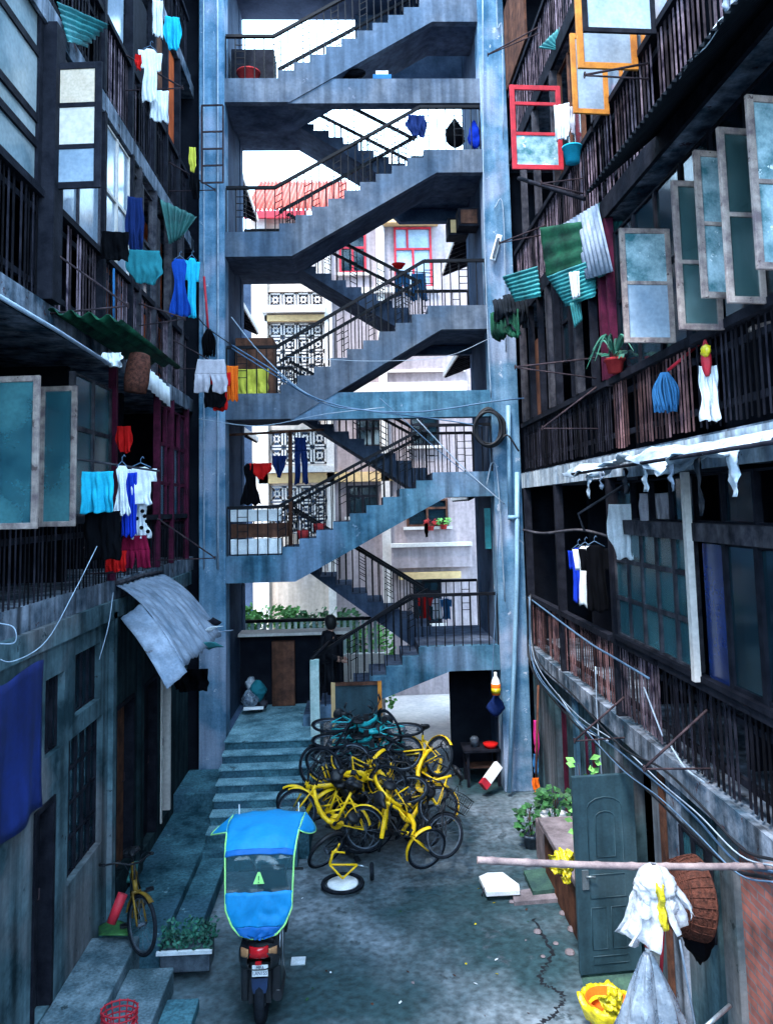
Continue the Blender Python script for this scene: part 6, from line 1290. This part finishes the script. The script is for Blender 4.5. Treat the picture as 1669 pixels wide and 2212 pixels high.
tr_ = thing('tool_box', 'blue and white box on the top cross beam', 'box', (ay(825, 170, 14.6).x, 14.65, 13.4)); c = V(tr_.location); MB().box(c + V((-.18, -.1, 0)), c + V((.18, .1, .09))).build('tray', 'c_denim', tr_); MB().box(c + V((-.12, -.08, .09)), c + V((.12, .08, .17))).build('lid', 'plastic_white', tr_)
for i, (x0, y0, x1, y1, y) in enumerate(((968, 470, 1010, 508, 15.6), (990, 448, 1034, 488, 15.2))):
    a_, b_ = ay(x0, y1, y), ay(x1, y0, y); t = thing('metal_box', ('lower pale metal box hanging under the right landing', 'upper dark metal box hanging under the right landing')[i], 'box', tuple(a_), 'metal boxes under the right landing')
    MB().box((a_.x, y, a_.z), (b_.x, y + .45, b_.z)).build('case', 'wood_dark', t, bevel=.01); MB().box((a_.x + .05, y - .02, a_.z + .05), (b_.x - .05, y - .002, b_.z - .05)).build('panel', 'cream_band' if i == 0 else 'wood_brown', t)
MB().box((ay(1048, 1140, 14.9).x, 14.98, ay(1048, 1186, 14.9).z), (2.52, 15.02, ay(1048, 1098, 14.9).z)).build('meter_panel', 'sheet_teal', label='turquoise panel on the wall behind the right pillar', cat='panel')
# newel post, framed board, lobby things
MB().box((ay(670, 1500, 13.9).x, 13.85, .3), (ay(690, 1500, 13.9).x, 14.02, ay(680, 1426, 13.9).z)).build('newel_post', 'lime_white', label='pale lime-washed concrete newel post at the foot of the lowest handrail', cat='post', bevel=.01)
MB().tube([ay(672, 1426, 13.95), (-.55, YF + .06, 2.7)], .035, 8).build('end_rail', 'black_iron', label='end piece of the lowest handrail resting on the pale newel post', cat='handrail')
fb = thing('framed_board', 'dark board in a yellow wooden frame standing under the lowest flight', 'board', tuple(ay(770, 1555, 14.2)))
A_, B_ = ay(720, 1570, 14.25), ay(820, 1472, 14.25); MB().box((A_.x, 14.25, 0.0), (B_.x, 14.28, B_.z)).build('panel', 'door_blue', fb)
MB().box((A_.x - .03, 14.22, 0), (A_.x + .04, 14.30, B_.z)).build('frame', 'cream_band', fb); MB().box((B_.x - .04, 14.22, 0), (B_.x + .03, 14.30, B_.z)).build('frame', 'wood_orange', fb); MB().box((A_.x + .04, 14.22, B_.z - .05), (B_.x - .04, 14.295, B_.z)).build('frame', 'wood_brown', fb)
rg = thing('rubbish_pile', 'pile of grey rubbish bags on the lobby floor behind the steps', 'rubbish', tuple(ay(546, 1530, 15.4)))
for k, rc_ in enumerate(((524, 1490, 556, 1532), (540, 1470, 572, 1512), (548, 1500, 578, 1534), (532, 1462, 552, 1490))): MB().grid(bagsurf(rc_, 15.4 + .1 * k, .15, 13 + k, .05), 26, 16, .005).build('rubbish_bag', ('bag_grey', 'c_teal', 'wood_grey', 'bag_clear')[k], rg)
MB().obox(ay(548, 1530, 14.9), (V((1, .1, 0)).normalized(), V((-.1, 1, 0)).normalized(), V((0, 0, 1))), (.36, .12, .03)).build('plank', 'plastic_white', label='white plank lying on the lobby floor by the rubbish bag', cat='plank')
MB().box((-1.75, 16.0, 1.26), (-1.3, 16.18, 2.5)).build('door_leaf', 'wood_brown', label='dark red door leaf at the back of the lobby', cat='door', bevel=.01)
stick(V((-1.28, 15.1, 4.3)), V((-1.26, 15.1, 6.6)), .04, 'wood_brown', 'pole', 'brown timber pole standing on the lower left landing', 'pole')
stick(ay(490, 940, 15.1), ay(700, 928, 15.1), .025, 'wood_brown', 'laundry_pole', 'brown laundry pole across the lower left landing', 'pole')
# wires over the courtyard
for i, (pts, r, mt) in enumerate((
    ([(500, 745, 14.3), (590, 800, 14.1), (660, 850, 14.0), (760, 882, 14.0), (900, 890, 14.1), (1060, 868, 14.3), (1130, 860, 13.5)], .014, 'wire_blue'),
    ([(500, 752, 14.3), (600, 815, 14.1), (700, 872, 14.0), (800, 888, 14.0), (940, 905, 14.2), (1040, 920, 14.3)], .012, 'wire_blue'),
    ([(500, 685, 14.3), (560, 760, 14.2), (640, 835, 14.1), (720, 880, 14.0)], .011, 'wire_white'),
    ([(430, 905, 14.2), (560, 920, 14.2), (700, 895, 14.2), (830, 880, 14.3)], .009, 'wire_white'),
    ([(620, 770, 14.3), (800, 780, 14.3), (960, 770, 14.3), (1060, 730, 14.3)], .005, 'wire_white'),
    ([(900, 905, 14.3), (1000, 1010, 14.3), (1090, 1090, 14.3)], .010, 'wire_white'),
    ([(820, 860, 14.3), (960, 985, 14.35), (1070, 1070, 14.35)], .008, 'wire_blue'),
    ([(400, 640, 13.0), (440, 700, 13.5), (500, 745, 14.2)], .010, 'wire_black'))):
    cable(pts, r, mt, ('thick blue cable swagged across the tower at the middle beam', 'second blue cable swagged just below the thick one', 'pale wire dropping from the left pillar to the swagged cables', 'pale wire stretched under the middle beam from the left pillar', 'thin pale wire stretched level across the middle flight', 'pale wire slanting over the lower right landing', 'blue wire slanting beside the pale one over the lower right landing', 'black wire running up from the left pillar')[i], group='wires strung across the tower')
# ================================================================ REAR YARD
leafy('shrub', 'dense green shrub in the rear yard on the left behind the lobby wall', 'shrub', (-2.2, 19.4, .0), .8, 2.75, 1300, 'leaf_light', .16, None, 0, 0, 7, 'shrubs in the rear yard', 21, .9)
leafy('shrub', 'dark green shrub in the rear yard behind the walking person', 'shrub', (-.9, 19.4, .0), 1.0, 2.6, 1500, 'leaf', .16, None, 0, 0, 7, 'shrubs in the rear yard', 22, .9)
leafy('shrub', 'small flowering shrub in the rear yard seen through the lowest flight', 'shrub', (.2, 19.2, .0), .6, 2.3, 700, 'leaf_light', .12, None, 0, 0, 5, 'shrubs in the rear yard', 23, .9)
fe = thing('garden_fence', 'low white garden fence with dark rail in the rear yard', 'fence', (-1.2, 18.4, 0)); m = MB()
for i in range(24): m.box((-2.9 + i * .14, 18.38, 1.8), (-2.83 + i * .14, 18.42, 2.55))
m.build('picket', 'lime_white', fe); MB().box((-2.95, 18.36, 2.55), (.55, 18.44, 2.62)).build('top_rail', 'black_iron', fe); MB().box((-2.95, 18.3, 0), (.55, 18.5, 1.8)).build('base_wall', 'white_paint', fe)
bowl('bowl', 'red bowl on the rear ledge beside the hanging jeans', 'bowl', ay(861, 580, 17.3), [(.001, 0), (.08, 0), (.15, .1), (.16, .1), (.08, .015), (.001, .015)], 'c_red')
MB().tube([ay(840, 583, 17.35), ay(930, 590, 17.35)], .012, 6).build('laundry_pole', 'rust_iron', label='thin pole holding the blue jeans behind the middle flight', cat='pole')
for i, (x, y) in enumerate(((930, 1146), (958, 1143))): leafy('flowerpot', ('red flower in a pot on the left of the rear window sill', 'green seedling in a pot on the right of the rear window sill')[i], 'flowerpot', ay(x, y, YR - .12), .14, .2, 40, ('terracotta', 'leaf_light')[i], .1, 'terracotta', .1, .12, 3, 'flowerpots on the rear sill', 31 + i)

MB().box((3.0, 12.6, 13.0), (3.04, 14.3, 14.6)).build('board', 'wood_brown', label='brown plank panel at the top of the right wing beside the pillar', cat='board')
cloth('rag', (1560, -25, 1622, 36), 5.6, 'sheet_grey', 'torn_cloth', 'torn grey cloth hanging over the slats at the top right', 'cloth', fold=.04, yaw=-.6)
MB().grid(lambda u, v: V((2.30 + .10 * v + .02 * nz(u * 8, v * 3), 3.4 + 1.75 * u, 8.03 + .10 * v + .05 * nz(u * 6, v * 2, 3) + .05 * u * v)), 30, 5, .006).build('awning_sheet', 'slab_white', label='torn white plastic lying on the lip of the large dark awning', cat='sheet')

rr = random.Random(41)
for i in range(26):
    x, y = rr.uniform(640, 1230), rr.uniform(1900, 2200); c = az(x, y, .006); s_ = rr.uniform(.015, .04); a = rr.uniform(0, 6)
    k = ('leaf', 'wood_brown', 'c_white', 'slab_stone', 'bag_yellow')[i % 5]
    MB().add([c + V((s_ * cos(a), s_ * sin(a), .004)), c + V((s_ * .6 * cos(a + 1.4), s_ * .6 * sin(a + 1.4), .012)), c + V((-s_ * cos(a), -s_ * sin(a), .002)), c + V((s_ * .5 * cos(a - 1.5), s_ * .5 * sin(a - 1.5), .001)), c + V((0, 0, -.004))], [(0, 1, 2, 3), (0, 4, 1), (1, 4, 2), (2, 4, 3), (3, 4, 0)]).build('litter', k, label='scrap of litter lying on the open courtyard floor', cat='litter', group='litter on the courtyard floor')
